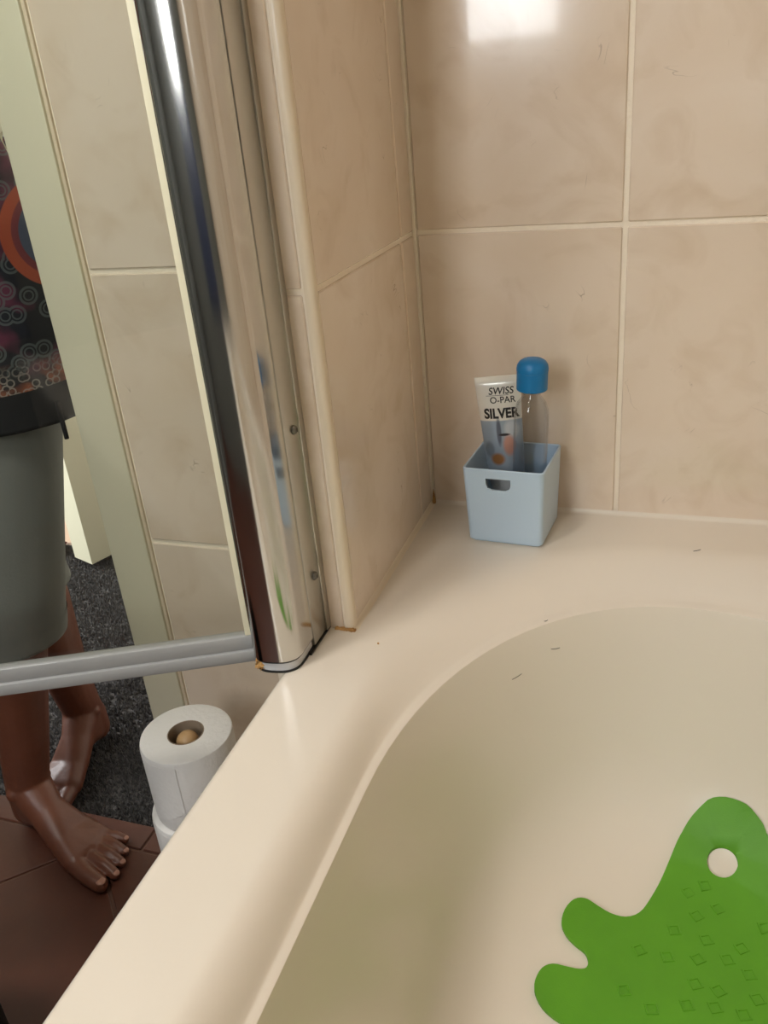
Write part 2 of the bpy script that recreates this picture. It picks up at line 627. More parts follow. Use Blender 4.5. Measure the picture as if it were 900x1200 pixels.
cp = link('carpet_pile', carpet_mesh(), M['carpet'])
tag(cp, 'short speckled charcoal carpet pile covering the landing beyond the doorway', 'carpet', kind='stuff')

# an ajar cream door on the landing: its lit edge faces us, its face is in shade
da, db = Vector((-1.384, 1.536)), Vector((0.34, 0.94)).normalized()
dn = Vector((-db.y, db.x))
LDW, LDT = 0.72, 0.076
pl = [da, da + db * LDW, da + db * LDW + dn * LDT, da + dn * LDT]
dr = empty('landing_door', (da.x, da.y, FLOOR))
dr.name = 'door_2'
dr['kind'] = 'structure'
obj('door_leaf', prism([(p.x, p.y) for p in pl], FLOOR + 0.016, CEIL - 0.3, 0.0), M['door'], dr)
hp = da + db * 0.06 - dn * 0.012
obj('door_handle', lathe([(0, 0), (0.02, 0.0), (0.02, 0.012), (0.01, 0.02), (0.01, 0.05), (0.026, 0.06), (0.026, 0.075), (0, 0.08)], (hp.x, hp.y, FLOOR + 1.0), 20,
    tilt=Vector((-dn.x, -dn.y, 0)).to_track_quat('Z', 'Y').to_matrix()), M['chrome'], dr, 40)
bm = box_bm(-1.72, -1.64, 1.90, 1.96, FLOOR, CEIL - 0.3, 0.004)
struct('trim_2', bm, M['frame_paint'])
sh = obj('slipper', loft([[(-1.645 + 0.07 * u, 1.60 + (0.024 if u < 0.6 else 0.032) * math.sin(a), FLOOR + 0.017 + 0.016 * (1.1 - 0.5 * u) * math.cos(a)) for a in [i * math.pi / 6 for i in range(12)]] for u in (0, 0.3, 0.7, 1.2, 1.6)]), M['red'], smooth=60)
tag(sh, 'dark red slipper lying on the pale floor past the bright door edge', 'slipper')

# ------------------------------------------------------------------ bathtub
XC = 0.022
YN = -0.62
WR = 1.22      # the right half of the basin is a little wider


def ring(z, xl, yf, ry, n, yn=None, nq=20):
    """closed loop, far end superelliptic, near end likewise"""
    a = XC - xl
    yn = YN if yn is None else yn
    pts = []
    def sel(t):
        c, s = math.cos(t), math.sin(t)
        return a * c ** (2 / n) if c > 0 else 0.0, s ** (2 / n) if s > 0 else 0.0
    ts = [i / nq * math.pi / 2 for i in range(nq + 1)]
    left_y = [yn + 0.25 + (yf - ry - yn - 0.25) * k / 10 for k in range(10)]
    for y in left_y:
        pts.append((XC - a, y, z))
    for t in ts:
        x, y = sel(t)
        pts.append((XC - x, yf - ry + ry * y, z))
    for t in ts[-2::-1]:
        x, y = sel(t)
        pts.append((XC + WR * x, yf - ry + ry * y, z))
    for y in left_y[::-1]:
        pts.append((XC + WR * a, y, z))
    for t in ts[1:]:
        x, y = sel(t)
        pts.append((XC + WR * x, yn + 0.25 - 0.25 * y, z))
    for t in ts[-2:0:-1]:
        x, y = sel(t)
        pts.append((XC - x, yn + 0.25 - 0.25 * y, z))
    return pts


RINGS = [
    (-0.5000, -0.281, 0.928, 0.345, 2.4, -0.640),
    (-0.5000, -0.273, 0.919, 0.340, 2.4, -0.632),
    (-0.5020, -0.2665, 0.909, 0.340, 2.35, -0.625),
    (-0.5070, -0.2590, 0.895, 0.340, 2.28, -0.615),
    (-0.5150, -0.2515, 0.880, 0.340, 2.18, -0.605),
    (-0.5250, -0.2450, 0.866, 0.340, 2.08, -0.600),
    (-0.5295, -0.2425, 0.8605, 0.340, 2.05, -0.597),
    (-0.5312, -0.2405, 0.8565, 0.340, 2.03, -0.595),
    (-0.5320, -0.2375, 0.8525, 0.340, 2.03, -0.594),
    (-0.5338, -0.2352, 0.8495, 0.340, 2.03, -0.593),
    (-0.5385, -0.2338, 0.8475, 0.340, 2.03, -0.592),
    (-0.6100, -0.2210, 0.8330, 0.335, 2.03, -0.560),
    (-0.6900, -0.2050, 0.8130, 0.330, 2.03, -0.510),
    (-0.7250, -0.1960, 0.8000, 0.325, 2.05, -0.490),
    (-0.7550, -0.1830, 0.7820, 0.320, 2.05, -0.460),
    (-0.7760, -0.1640, 0.7590, 0.310, 2.05, -0.420),
    (-0.7900, -0.1400, 0.7300, 0.300, 2.05, -0.380),
    (-0.7975, -0.1130, 0.6980, 0.280, 2.05, -0.340),
    (-0.8000, -0.0850, 0.6600, 0.260, 2.05, -0.300),
]
tub = empty('bathtub', (XC, 0.15, FLOOR), 'cream acrylic bathtub with a wide rounded rim along the tiled wall', 'bathtub')
bm = loft([ring(z, xl, yf, ry, n, yn) for z, xl, yf, ry, n, yn in RINGS], False, True)
basin_faces = list(bm.faces)
tub_bvh_bm = bm.copy()
inner_edges = [e for e in bm.edges if e.is_boundary]
# flat deck with the rounded outer lip, notched round the nib wall
OX, OXR, OY, OYN = -0.356, 0.4205, 0.9985, -0.90
NX, NY = NIB_X + 0.001, NIB_Y - 0.001


def outer(off, z):
    pts = []
    def seg(a, b, n):
        for k in range(n):
            pts.append((a[0] + (b[0] - a[0]) * k / n, a[1] + (b[1] - a[1]) * k / n, z))
    seg((OX - off, OYN), (OX - off, NY), 16)
    seg((OX - off, NY), (NX, NY), 3)
    seg((NX, NY), (NX, OY), 6)
    seg((NX, OY), (OXR, OY), 12)
    seg((OXR, OY), (OXR, OYN), 16)
    seg((OXR, OYN), (OX - off, OYN), 8)
    return pts


lip = []
for k in range(6):
    a = k / 5 * math.pi / 2
    lip.append(outer(-0.010 + 0.010 * math.sin(a), RIM - 0.010 + 0.010 * math.cos(a)))
lip.append(outer(0.0, RIM - 0.045))
lip.append(outer(-0.012, RIM - 0.047))
vs = [[bm.verts.new(p) for p in r] for r in lip]
n = len(vs[0])
lip_faces = []
for i in range(len(vs) - 1):
    for j in range(n):
        k = (j + 1) % n
        lip_faces.append(bm.faces.new((vs[i][j], vs[i][k], vs[i + 1][k], vs[i + 1][j])))
oe = [bm.edges.get((vs[0][j], vs[0][(j + 1) % n])) for j in range(n)]
bmesh.ops.triangle_fill(bm, use_beauty=True, use_dissolve=False, edges=inner_edges + oe, normal=(0, 0, 1))
# drop triangles that fell inside the basin opening (there is already a basin there)
bmesh.ops.recalc_face_normals(bm, faces=bm.faces)
shell = obj('rim_and_basin', bm, M['acrylic'], tub, 35)
TUBV = BVHTree.FromBMesh(tub_bvh_bm)
tub_bvh_bm.free()
obj('side_panel', box_bm(OX + 0.012, OX + 0.018, OYN + 0.02, NY, FLOOR, RIM - 0.044), M['acrylic'], tub)
obj('end_panel', box_bm(OX + 0.012, OXR - 0.01, OYN + 0.012, OYN + 0.02, FLOOR, RIM - 0.044), M['acrylic'], tub)


def tub_z(x, y):
    h = TUBV.ray_cast(Vector((x, y, -0.3)), Vector((0, 0, -1)))
    return h[0].z if h[0] is not None else RIM


# sealant where the rim meets the walls
bm = bmesh.new()
def bead(bm, a, b, rad, nrm):
    a, b, nrm = Vector(a), Vector(b), Vector(nrm)
    rs = []
    for p in (a, b):
        q = []
        for k in range(7):
            t = k / 6 * math.pi / 2
            q.append(p + nrm * rad * (1 - math.sin(t)) + Vector((0, 0, 1)) * rad * (1 - math.cos(t)))
        q.append(p)
        rs.append(q)
    loft(rs, bm=bm)
bead(bm, (NIB_X, BACK_Y, RIM), (OXR, BACK_Y, RIM), 0.005, (0, -1, 0))
struct('trim_3', bm, M['acrylic'], smooth=50)
bm = bmesh.new()
bead(bm, (NIB_X, NIB_Y, RIM), (NIB_X, BACK_Y, RIM), 0.005, (1, 0, 0))
struct('trim_4', bm, M['tile_trim'], smooth=50)
# grout in the inner corner of the tiling
struct('trim_5', box_bm(NIB_X - 0.002, NIB_X + 0.0022, BACK_Y - 0.0022, BACK_Y + 0.002, RIM + 0.004, CEIL, 0.0012), M['grout'], smooth=40)
# rusty old sealant at the foot of the nib wall and in the corner
bm = bmesh.new()
for i in range(26):
    t = i / 25
    bb = bmesh.new()
    bmesh.ops.create_icosphere(bb, subdivisions=1, radius=1)
    s = random.uniform(0.0010, 0.0024)
    for v in bb.verts:
        v.co = Vector((NIB_X - 0.019 + 0.021 * t, NIB_Y - 0.001 - random.uniform(0, 0.003), RIM + 0.001)) + v.co * s
    merge(bm, bb)
st = obj('sealant_residue', bm, M['rust'], None, 80)
tag(st, 'orange stained old sealant at the foot of the nib wall corner', 'sealant')
bm = bmesh.new()
for i in range(10):
    bb = bmesh.new()
    bmesh.ops.create_icosphere(bb, subdivisions=1, radius=1)
    for v in bb.verts:
        v.co = Vector((NIB_X + 0.003, BACK_Y - 0.002, RIM + 0.002 + 0.018 * i / 9)) + v.co * (0.003 - 0.0022 * i / 9)
    merge(bm, bb)
tag(obj('sealant_residue', bm, M['rust'], None, 80), 'small rusty stain of sealant in the inner tile corner above the rim', 'sealant')

# stray hairs on rim and basin
def stray_hair(p, label, on_wall):
    rs = []
    for k in range(7):
        t = k / 6 - 0.5
        if on_wall:      # lying on the steep end wall: follow it sideways
            x, z = p[0] + t * p[2], p[1] + t * p[3] + 0.002 * t * t
            h = TUBV.ray_cast(Vector((x, 0.5, z)), Vector((0, 1, 0)))
            c = h[0] - Vector((0, 0.0006, 0))
        else:
            x, y = p[0] + t * p[2], p[1] + t * p[3] + 0.003 * t * t
            c = Vector((x, y, tub_z(x, y) + 0.0006))
        rs.append([c + Vector((0.0, 0.00035 * math.cos(a), 0.00035 * math.sin(a))) for a in (0, 1.57, 3.14, 4.71)])
    tag(obj('hair_strand', loft(rs), M['black']), label, 'hair', 'stray hairs on the bathtub')


stray_hair((-0.1502, -0.5774, 0.0085, 0.0010), 'thin dark hair in the bath, the lower one under the far rim', True)
stray_hair((-0.1151, -0.5642, 0.0085, -0.0020), 'thin dark hair in the bath, the right one close under the far rim', True)
stray_hair((0.0262, 0.9195, 0.0080, 0.0050), 'thin dark hair on the back ledge right of the blue box', False)
stray_hair((-0.1260, 0.7925, 0.0035, 0.0030), 'very short dark hair at the inner rim edge above the other two', False)
bb = bmesh.new()
bmesh.ops.create_icosphere(bb, subdivisions=2, radius=0.0011)
bmesh.ops.translate(bb, verts=bb.verts, vec=(-0.276, 0.672, RIM + 0.0009))
tag(obj('crumb', bb, M['rust'], None, 90), 'tiny reddish crumb on the rim by the nib wall', 'crumb')

# ------------------------------------------------------------------ shower screen
scr = empty('shower_screen', (-0.361, 0.64, RIM), 'hinged glass shower screen on a chrome pivot post, swung open over the floor', 'shower screen')
TOP = 0.92
# wall channel
CHX0, CHX1 = -0.388, -0.3365
obj('wall_channel', box_bm(CHX0 + 0.004, CHX1, 0.652, NIB_Y, RIM + 0.0025, TOP, 0.002), M['chrome_flat'], scr, 30)
obj('channel_gasket', box_bm(CHX0 + 0.004, CHX1 + 0.0006, 0.640, NIB_Y - 0.0005, RIM, RIM + 0.0025), M['black_rubber'], scr)
obj('channel_lip', box_bm(CHX1 - 0.001, CHX1 + 0.0016, 0.682, NIB_Y, RIM + 0.0025, TOP, 0.0008), M['chrome_flat'], scr, 30)
# pivot post: D shaped tube
PC, PR = (-0.3625, 0.629), 0.0252


def dpost(r, yb):
    pts = []
    for k in range(33):
        a = math.pi + math.pi * k / 32
        c, q = math.cos(a), math.sin(a)
        e = 2 / 2.7
        x, y = r * math.copysign(abs(c) ** e, c), -r * abs(q) ** e
        w = abs(q) ** 0.5          # the front of the post is turned a little towards the bath
        t = R(8.0) * w
        pts.append((PC[0] + x * math.cos(t) - y * math.sin(t) * 0.6, PC[1] + x * math.sin(t) + y * math.cos(t)))
    pts.append((PC[0] + r, yb))
    pts.append((PC[0] - r, yb))
    return pts


def post(r, yb, z0, z1):
    return loft([[(x, y, z) for x, y in dpost(r, yb)] for z in (z0, z1)])


obj('pivot_post', post(PR, 0.6505, RIM + 0.0135, TOP), M['chrome'], scr, 40)
obj('seam_gasket', post(PR - 0.0014, 0.6525, RIM + 0.0110, RIM + 0.0137), M['black_rubber'], scr, 40)
obj('end_plug', post(PR - 0.0026, 0.6515, RIM + 0.0018, RIM + 0.0112), M['plug'], scr, 30)
obj('plug_gasket', post(PR - 0.0012, 0.6525, RIM, RIM + 0.0019), M['black_rubber'], scr, 40)
for zz in (-0.425, -0.270, 0.36):
    bm = lathe([(0, -0.001), (0.0045, -0.001), (0.0045, 0.001), (0.0036, 0.0028), (0.0018, 0.0036), (0, 0.0038)], (CHX1, 0.6705, zz), 18,
               tilt=Matrix.Rotation(R(90), 3, 'Y'))
    sw = obj('screw', bm, M['screw'], scr, 50)
    obj('screw_slot', box_bm(CHX1 + 0.0030, CHX1 + 0.0042, 0.6702, 0.6708, zz - 0.0016, zz + 0.0016), M['black_rubber'], sw)
# glass leaf
AZ = R(245)
gd = Vector((math.sin(AZ), math.cos(AZ), 0))
gn = Vector((-gd.y, gd.x, 0))
GH = Vector((-0.3855, 0.6255, 0))


def slab(u0, u1, t0, t1, z0, z1, bevel=0.0, seg=2):
    b = box_bm(u0, u1, t0, t1, z0, z1, bevel, seg)
    for v in b.verts:
        v.co = GH + gd * v.co.x + gn * v.co.y + Vector((0, 0, v.co.z))
    return b


GLZ = RIM + 0.020
obj('glass_pane', slab(0.006, 0.80, -0.003, 0.003, GLZ, TOP - 0.01), M['glass'], scr)
obj('edge_seal', slab(-0.003, 0.0110, -0.0055, 0.0055, GLZ + 0.012, TOP - 0.01, 0.001), M['seal'], scr, 40)
# bottom seal: clip on the glass and a drip fin below it
bs = obj('bottom_seal', slab(0.002, 0.80, -0.0065, 0.0065, GLZ - 0.004, GLZ + 0.012, 0.0022), M['bottom_seal'], scr, 40)
obj('drip_fin', slab(0.002, 0.80, -0.0045, 0.0095, GLZ - 0.0175, GLZ - 0.0035, 0.003), M['bottom_seal'], bs, 40)
# grime where the leaf meets the post
bm = bmesh.new()
for i in range(14):
    bb = bmesh.new()
    bmesh.ops.create_icosphere(bb, subdivisions=1, radius=1)
    for v in bb.verts:
        v.co = Vector((-0.377 + random.uniform(-0.006, 0.008), 0.612 + random.uniform(-0.006, 0.004), RIM + 0.0005 + random.uniform(0, 0.016))) + v.co * random.uniform(0.0007, 0.0019)
    merge(bm, bb)
obj('limescale', bm, M['rust'], scr, 80)

# ------------------------------------------------------------------ green bath mat
AX, MY = 0.0745, 0.40
half = [(0.0731, 0.7850), (0.0551, 0.7839), (0.0401, 0.7724), (0.0286, 0.7550), (0.0200, 0.7324), (0.0120, 0.7071), (0.0008, 0.6771),
        (-0.0086, 0.6590), (-0.0218, 0.6502), (-0.0375, 0.6503), (-0.0540, 0.6565), (-0.0650, 0.6587), (-0.0756, 0.6532), (-0.0831, 0.6388),
        (-0.0844, 0.6226), (-0.0780, 0.6119), (-0.0680, 0.6042), (-0.0579, 0.5986), (-0.0536, 0.5904), (-0.0543, 0.5821), (-0.0614, 0.5785),
        (-0.0721, 0.5775), (-0.0866, 0.5762), (-0.0960, 0.5681), (-0.1003, 0.5532), (-0.0983, 0.5411), (-0.0899, 0.5297), (-0.0775, 0.5225),
        (-0.0630, 0.5170), (-0.0520, 0.5060), (-0.0470, 0.4900), (-0.0460, 0.4600), (-0.0480, 0.4300)]


def smooth_closed(p, k=3):
    out = []
    n = len(p)
    for i in range(n):
        a, b, c, d = (Vector(p[(i + j) % n]) for j in (-1, 0, 1, 2))
        for s in range(k):
            t = s / k
            q = 0.5 * (2 * b + (c - a) * t + (2 * a - 5 * b + 4 * c - d) * t * t + (3 * b - a - 3 * c + d) * t ** 3)
            out.append((q.x, q.y))
    return out


left = half + [(x, 2 * MY - y) for x, y in half[::-1]][:-1]
right = [(AX + 0.86 * (AX - x), y) for x, y in left[::-1]]
right = right[:-4] + [(0.1262, 0.7380), (0.1151, 0.7588), (0.1098, 0.7669), (0.0944, 0.7790)]
loop = smooth_closed(left + right)
bm = bmesh.new()


def add_loop(pts):
    v = [bm.verts.new((x, y, 0)) for x, y in pts]
    return [bm.edges.new((v[i], v[(i + 1) % len(v)])) for i in range(len(v))]


edges = add_loop(loop)
for cy2 in (0.7336, 2 * MY - 0.7336):
    edges += add_loop([(0.0728 + 0.0156 * math.cos(-a), cy2 + 0.0160 * math.sin(-a)) for a in [k * math.pi / 14 for k in range(28)]])
bmesh.ops.triangle_fill(bm, use_beauty=True, edges=edges, normal=(0, 0, 1))
for k in range(1, 50):
    y = 0.79 - k * 0.016
    bmesh.ops.bisect_plane(bm, geom=bm.verts[:] + bm.edges[:] + bm.faces[:], plane_co=(0, y, 0), plane_no=(0, 1, 0))
for k in range(-9, 10):
    x = AX + k * 0.018
    bmesh.ops.bisect_plane(bm, geom=bm.verts[:] + bm.edges[:] + bm.faces[:], plane_co=(x, 0, 0), plane_no=(1, 0, 0))
MT = 0.0042
for v in bm.verts:
    v.co.z = tub_z(v.co.x, v.co.y) + 0.0008
bmesh.ops.recalc_face_normals(bm, faces=bm.faces)
if sum(f.normal.z for f in bm.faces) < 0:
    bmesh.ops.reverse_faces(bm, faces=bm.faces)
ex = bmesh.ops.extrude_face_region(bm, geom=bm.faces[:])
for e in ex['geom']:
    if isinstance(e, bmesh.types.BMVert):
        e.co.z += MT
bmesh.ops.recalc_face_normals(bm, faces=bm.faces)
mt = empty('bath_mat', (AX, MY, -0.80), 'green rubber bath mat with rounded lobes and a hole, on the bath floor', 'bath mat')
obj('mat_sheet', bm, M['green'], mt, 65)
SQ = [(0.0395, 0.6957), (0.0560, 0.7060), (0.0691, 0.6824), (0.0484, 0.6694), (0.0267, 0.6467), (0.0580, 0.6433), (-0.0058, 0.6149),
      (0.0210, 0.6140), (0.0498, 0.6192), (0.0772, 0.6257), (0.0906, 0.6415), (0.0969, 0.6142), (0.0478, 0.5913), (0.0684, 0.5894),
      (-0.0169, 0.5672), (0.0405, 0.5669), (0.1032, 0.5899), (0.0655, 0.5715), (0.0090, 0.5546), (0.0906, 0.5706), (0.1130, 0.6680),
      (0.1250, 0.6360), (0.0220, 0.5290), (0.0560, 0.5330), (-0.0140, 0.5220), (0.0960, 0.5310), (0.0380, 0.4980), (0.0750, 0.5050),
      (0.0050, 0.4880), (0.0280, 0.4600), (0.0600, 0.4660), (0.0930, 0.4700), (0.1180, 0.5080), (0.1260, 0.5560), (0.0100, 0.4320), (0.0720, 0.4300)]
sq_me = None
for i, (x, y) in enumerate(SQ):
    if sq_me is None:
        b = bmesh.new()
        rings = []
        for h, z in ((0.0060, -0.0004), (0.0055, 0.0010), (0.0041, 0.0010), (0.0036, -0.0004)):
            rings.append([(sx * h, sy * h, z) for sx, sy in ((-1, -1), (1, -1), (1, 1), (-1, 1))])
        loft(rings, False, False, bm=b)
        sq_me = bpy.data.meshes.new('raised_square')
        b.to_mesh(sq_me)
        b.free()
        sq_me.materials.append(M['green'])
    o = bpy.data.objects.new('raised_square', sq_me)
    C.objects.link(o)
    o.parent = mt
    o.location = Vector((x, y, tub_z(x, y) + 0.0008 + MT)) - mt.location
    sl = (tub_z(x, y + 0.005) - tub_z(x, y - 0.005)) / 0.01
    o.rotation_euler = (math.atan(sl), 0, R(28 + random.uniform(-12, 12)))

# ------------------------------------------------------------------ blue-grey storage box on the ledge
BXC = Vector((-0.1885, 0.9425))
BROT = R(-4.5)


def rrect(hx, hy, r, z, n=5, inset=0.0):
    pts = []
    hx, hy, r = hx - inset, hy - inset, max(r - inset, 0.0008)
    for cx2, cy2, a0 in ((hx - r, hy - r, 0), (-hx + r, hy - r, 90), (-hx + r, -hy + r, 180), (hx - r, -hy + r, 270)):
        for k in range(n + 1):
            a = R(a0 + 90 * k / n)
            pts.append((cx2 + r * math.cos(a), cy2 + r * math.sin(a), z))
    return pts


def to_box(p):
    c, s = math.cos(BROT), math.sin(BROT)
    return (BXC.x + p[0] * c - p[1] * s, BXC.y + p[0] * s + p[1] * c, p[2])


BH = 0.098
def bsize(t):
    return 0.0452 + 0.0036 * t, 0.0428 + 0.0034 * t


rings = [rrect(0.0425, 0.040, 0.006, RIM + 0.0004), rrect(0.0430, 0.0406, 0.006, RIM + 0.003), rrect(*bsize(0.0), 0.006, RIM + 0.0032)]
for k in range(1, 7):
    rings.append(rrect(*bsize(k / 6), 0.006, RIM + 0.0032 + (BH - 0.0042) * k / 6))
rings.append(rrect(*bsize(1.0), 0.006, RIM + BH, inset=0.0008))
rings.append(rrect(*bsize(1.0), 0.006, RIM + BH, inset=0.0018))
for k in range(6, -1, -1):
    rings.append(rrect(*bsize(k / 6), 0.006, RIM + 0.006 + (BH - 0.0070) * k / 6, inset=0.0026))
bm = loft([[to_box(p) for p in r] for r in rings])
bmesh.ops.recalc_face_normals(bm, faces=bm.faces)
sb = empty('storage_box', (BXC.x, BXC.y, RIM), 'small pale blue square plastic box with a cut-out handle on the bath ledge', 'box')
bx = obj('box_shell', bm, M['box'], sb)
# the cut-out handles, front and back
cut = bmesh.new()
hz1, hz0, hw = RIM + BH - 0.0115, RIM + BH - 0.0265, 0.0150
prof = [(-hw, hz1), (-hw, hz0 + 0.007), (-hw + 0.002, hz0 + 0.0025), (-hw + 0.007, hz0), (hw - 0.007, hz0), (hw - 0.002, hz0 + 0.0025), (hw, hz0 + 0.007), (hw, hz1)]
loft([[to_box((x - 0.0055, y, z)) for x, z in prof] for y in (-0.060, -0.030)], bm=cut)
bmesh.ops.recalc_face_normals(cut, faces=cut.faces)
cme = bpy.data.meshes.new('handle_cut')
cut.to_mesh(cme)
cut.free()
cob = bpy.data.objects.new('handle_cut', cme)
C.objects.link(cob)
bpy.context.view_layer.update()
modified(bx, ('BOOLEAN', {'operation': 'DIFFERENCE', 'object': cob, 'solver': 'EXACT'}))
bpy.data.objects.remove(cob)
for p in bx.data.polygons:
    p.use_smooth = True
bx.data.set_sharp_from_angle(angle=R(35))


# ------------------------------------------------------------------ silver tube standing in the box
def tube_print_mat():
    """flat print on foil: silver top, blue-grey picture with a pink face and brown hair below"""
    m = bpy.data.materials.new('tube_print')
    m.use_nodes = True
    nt = m.node_tree
    L = nt.links.new
    b = nt.nodes['Principled BSDF']
    b.inputs['Metallic'].default_value = 0.35
    b.inputs['Roughness'].default_value = 0.3
    tc = nt.nodes.new('ShaderNodeTexCoord')
    sp = nt.nodes.new('ShaderNodeSeparateXYZ')
    L(tc.outputs['Object'], sp.inputs[0])

    def m1(op, a, c, clamp=False):
        x = nt.nodes.new('ShaderNodeMath')
        x.operation = op
        x.use_clamp = clamp
        for i, v in enumerate((a, c)):
            if isinstance(v, (int, float)):
                x.inputs[i].default_value = v
            else:
                L(v, x.inputs[i])
        return x.outputs[0]

    def blob(cx2, cz, rx, rz, soft=1.5):
        dx = m1('DIVIDE', m1('SUBTRACT', sp.outputs[0], cx2), rx)
        dz = m1('DIVIDE', m1('SUBTRACT', sp.outputs[2], cz), rz)
        d = m1('ADD', m1('MULTIPLY', dx, dx), m1('MULTIPLY', dz, dz))
        return m1('MULTIPLY', m1('SUBTRACT', 1.0, d), soft, True)

    def mix(fac, a, c):
        x = nt.nodes.new('ShaderNodeMix')
        x.data_type = 'RGBA'
        L(fac, x.inputs[0])
        for i, v in ((6, a), (7, c)):
            if isinstance(v, tuple):
                x.inputs[i].default_value = v
            else:
                L(v, x.inputs[i])
        return x.outputs[2]

    low = m1('MULTIPLY', m1('SUBTRACT', 0.1345, sp.outputs[2]), 900, True)
    c = mix(low, rgb(226, 222, 212), rgb(150, 164, 178))
    c = mix(blob(-0.003, 0.120, 0.0035, 0.020), c, rgb(96, 102, 116))
    c = mix(blob(0.012, 0.123, 0.010, 0.014, 1.5), c, rgb(190, 196, 202))
    c = mix(blob(0.008, 0.103, 0.0085, 0.0155), c, rgb(196, 148, 132))
    c = mix(blob(0.003, 0.1165, 0.008, 0.002), c, rgb(50, 46, 50))
    c = mix(blob(-0.016, 0.098, 0.007, 0.012), c, rgb(120, 130, 140))
    c = mix(blob(-0.007, 0.086, 0.010, 0.009), c, rgb(150, 104, 62))
    c = mix(m1('MULTIPLY', m1('SUBTRACT', 0.066, sp.outputs[2]), 900, True), c, rgb(205, 206, 206))
    L(c, b.inputs['Base Color'])
    return m


TW, TLEN = 0.0265, 0.187
tbt = empty('shampoo_tube', (-0.1945, 0.9570, RIM + 0.0086), 'silver foil tube with black lettering standing in the small blue box', 'tube')
TROT = Matrix.Rotation(R(3.0), 3, 'Y') @ Matrix.Rotation(R(8.0), 3, 'X') @ Matrix.Rotation(R(4.0), 3, 'Z')
TROT = Matrix.Rotation(R(-3.5), 3, 'Y') @ Matrix.Rotation(R(3.0), 3, 'X') @ Matrix.Rotation(R(5.0), 3, 'Z')


def tube_section(z):
    """half width and half thickness at height z above the cap end"""
    if z > TLEN - 0.008:
        return TW, 0.0009
    t = max(0.0, min(1.0, (z - 0.028) / (TLEN - 0.036)))
    return 0.0200 + (TW - 0.0200) * t ** 0.8, 0.0150 * (1 - t) ** 0.75 + 0.0012


def tube_ring(z, n=40):
    a, b = tube_section(z)
    return [(a * math.cos(2 * math.pi * k / n), b * math.sin(2 * math.pi * k / n), z) for k in range(n)]


def tl(p):
    return tuple(TROT @ Vector(p))


zs = [0.026, 0.030, 0.036, 0.045, 0.06, 0.08, 0.10, 0.12, 0.135, 0.150, 0.165, 0.1755, 0.1788, 0.1790, 0.1825, 0.1870]
bm = loft([[(p[0], p[1], p[2]) for p in tube_ring(z)] for z in zs])
tb_o = obj('tube_body', bm, tube_print_mat(), None, 40, origin=(0, 0, 0))
tb_o.parent = tbt
tb_o.rotation_euler = TROT.to_euler()
bm = lathe([(0, 0.0), (0.0165, 0.0), (0.0172, 0.001), (0.0178, 0.024), (0.0168, 0.0262), (0, 0.0262)], (0, 0, 0), 36)
o = obj('tube_cap', bm, M['tubecap'], None, 40, origin=(0, 0, 0))
o.parent = tbt
o.rotation_euler = TROT.to_euler()


def lettering(name, text, size, x, z, parent, shear=0.0, stretch=1.0, bold=0.0):
    cu = bpy.data.curves.new(name, 'FONT')
    cu.body = text
    cu.size = size
    cu.shear = shear
    cu.align_x = 'LEFT'
    cu.offset = bold
    cu.extrude = 0.0
    t = bpy.data.objects.new(name, cu)
    C.objects.link(t)
    dg = bpy.context.evaluated_depsgraph_get()
    dg.update()
    me = bpy.data.meshes.new_from_object(t.evaluated_get(dg))
    bpy.data.objects.remove(t)
    b = bmesh.new()
    b.from_mesh(me)
    bpy.data.meshes.remove(me)
    for v in b.verts:
        px, pz = x + v.co.x * stretch, z + v.co.y
        a, th = tube_section(pz)
        k = max(0.0, 1 - (px / a) ** 2)
        v.co = (px, -th * math.sqrt(k) - 0.0004, pz)
    o = obj(name, b, M['print'], None, None, origin=(0, 0, 0))
    o.parent = parent
    o.rotation_euler = TROT.to_euler()
    return o


lettering('lettering', 'SWISS', 0.0118, -0.0115, 0.1660, tbt, 0.18, 0.93, 0.00016)
lettering('lettering', 'O-PAR', 0.0108, -0.0105, 0.1555, tbt, 0.0, 0.95, 0.0001)
lettering('lettering', 'SILVER', 0.0165, -0.0185, 0.1375, tbt, 0.0, 0.84, 0.00065)
b = bmesh.new()
bar = []
for k in range(9):
    px = -0.0145 + 0.0265 * k / 8
    a, th = tube_section(0.1646)
    y = -th * math.sqrt(max(0, 1 - (px / a) ** 2)) - 0.0004
    bar.append([(px, y, 0.16435), (px, y, 0.16485)])
vv = [[b.verts.new(p) for p in r] for r in bar]
for p, q in zip(vv, vv[1:]):
    b.faces.new((p[0], q[0], q[1], p[1]))
o = obj('rule_line', b, M['print'], None, None, origin=(0, 0, 0))
o.parent = tbt
o.rotation_euler = TROT.to_euler()
# ------------------------------------------------------------------ clear travel bottle with a blue flip cap
BT = Matrix.Rotation(R(2.2), 3, 'Y')
bot = empty('travel_bottle', (-0.1685, 0.9265, RIM + 0.0076), 'clear empty travel bottle with a domed bright blue cap, in the blue box', 'bottle')
outer_p = [(0, 0.0), (0.0170, 0.0), (0.0192, 0.0015), (0.0198, 0.004), (0.0198, 0.148), (0.0190, 0.1560), (0.0165, 0.1635), (0.0125, 0.1690), (0.0098, 0.1720), (0.0094, 0.1840)]
inner_p = [(0.0083, 0.1840), (0.0087, 0.1715), (0.0115, 0.1675), (0.0155, 0.1620), (0.0180, 0.1550), (0.0188, 0.147), (0.0188, 0.0045), (0.0180, 0.002), (0, 0.0014)]
bo = obj('bottle_body', lathe(outer_p + inner_p, (0, 0, 0), 40), M['clear'], None, 40, origin=(0, 0, 0))
bo.parent = bot
bo.rotation_euler = BT.to_euler()
cz = 0.1795
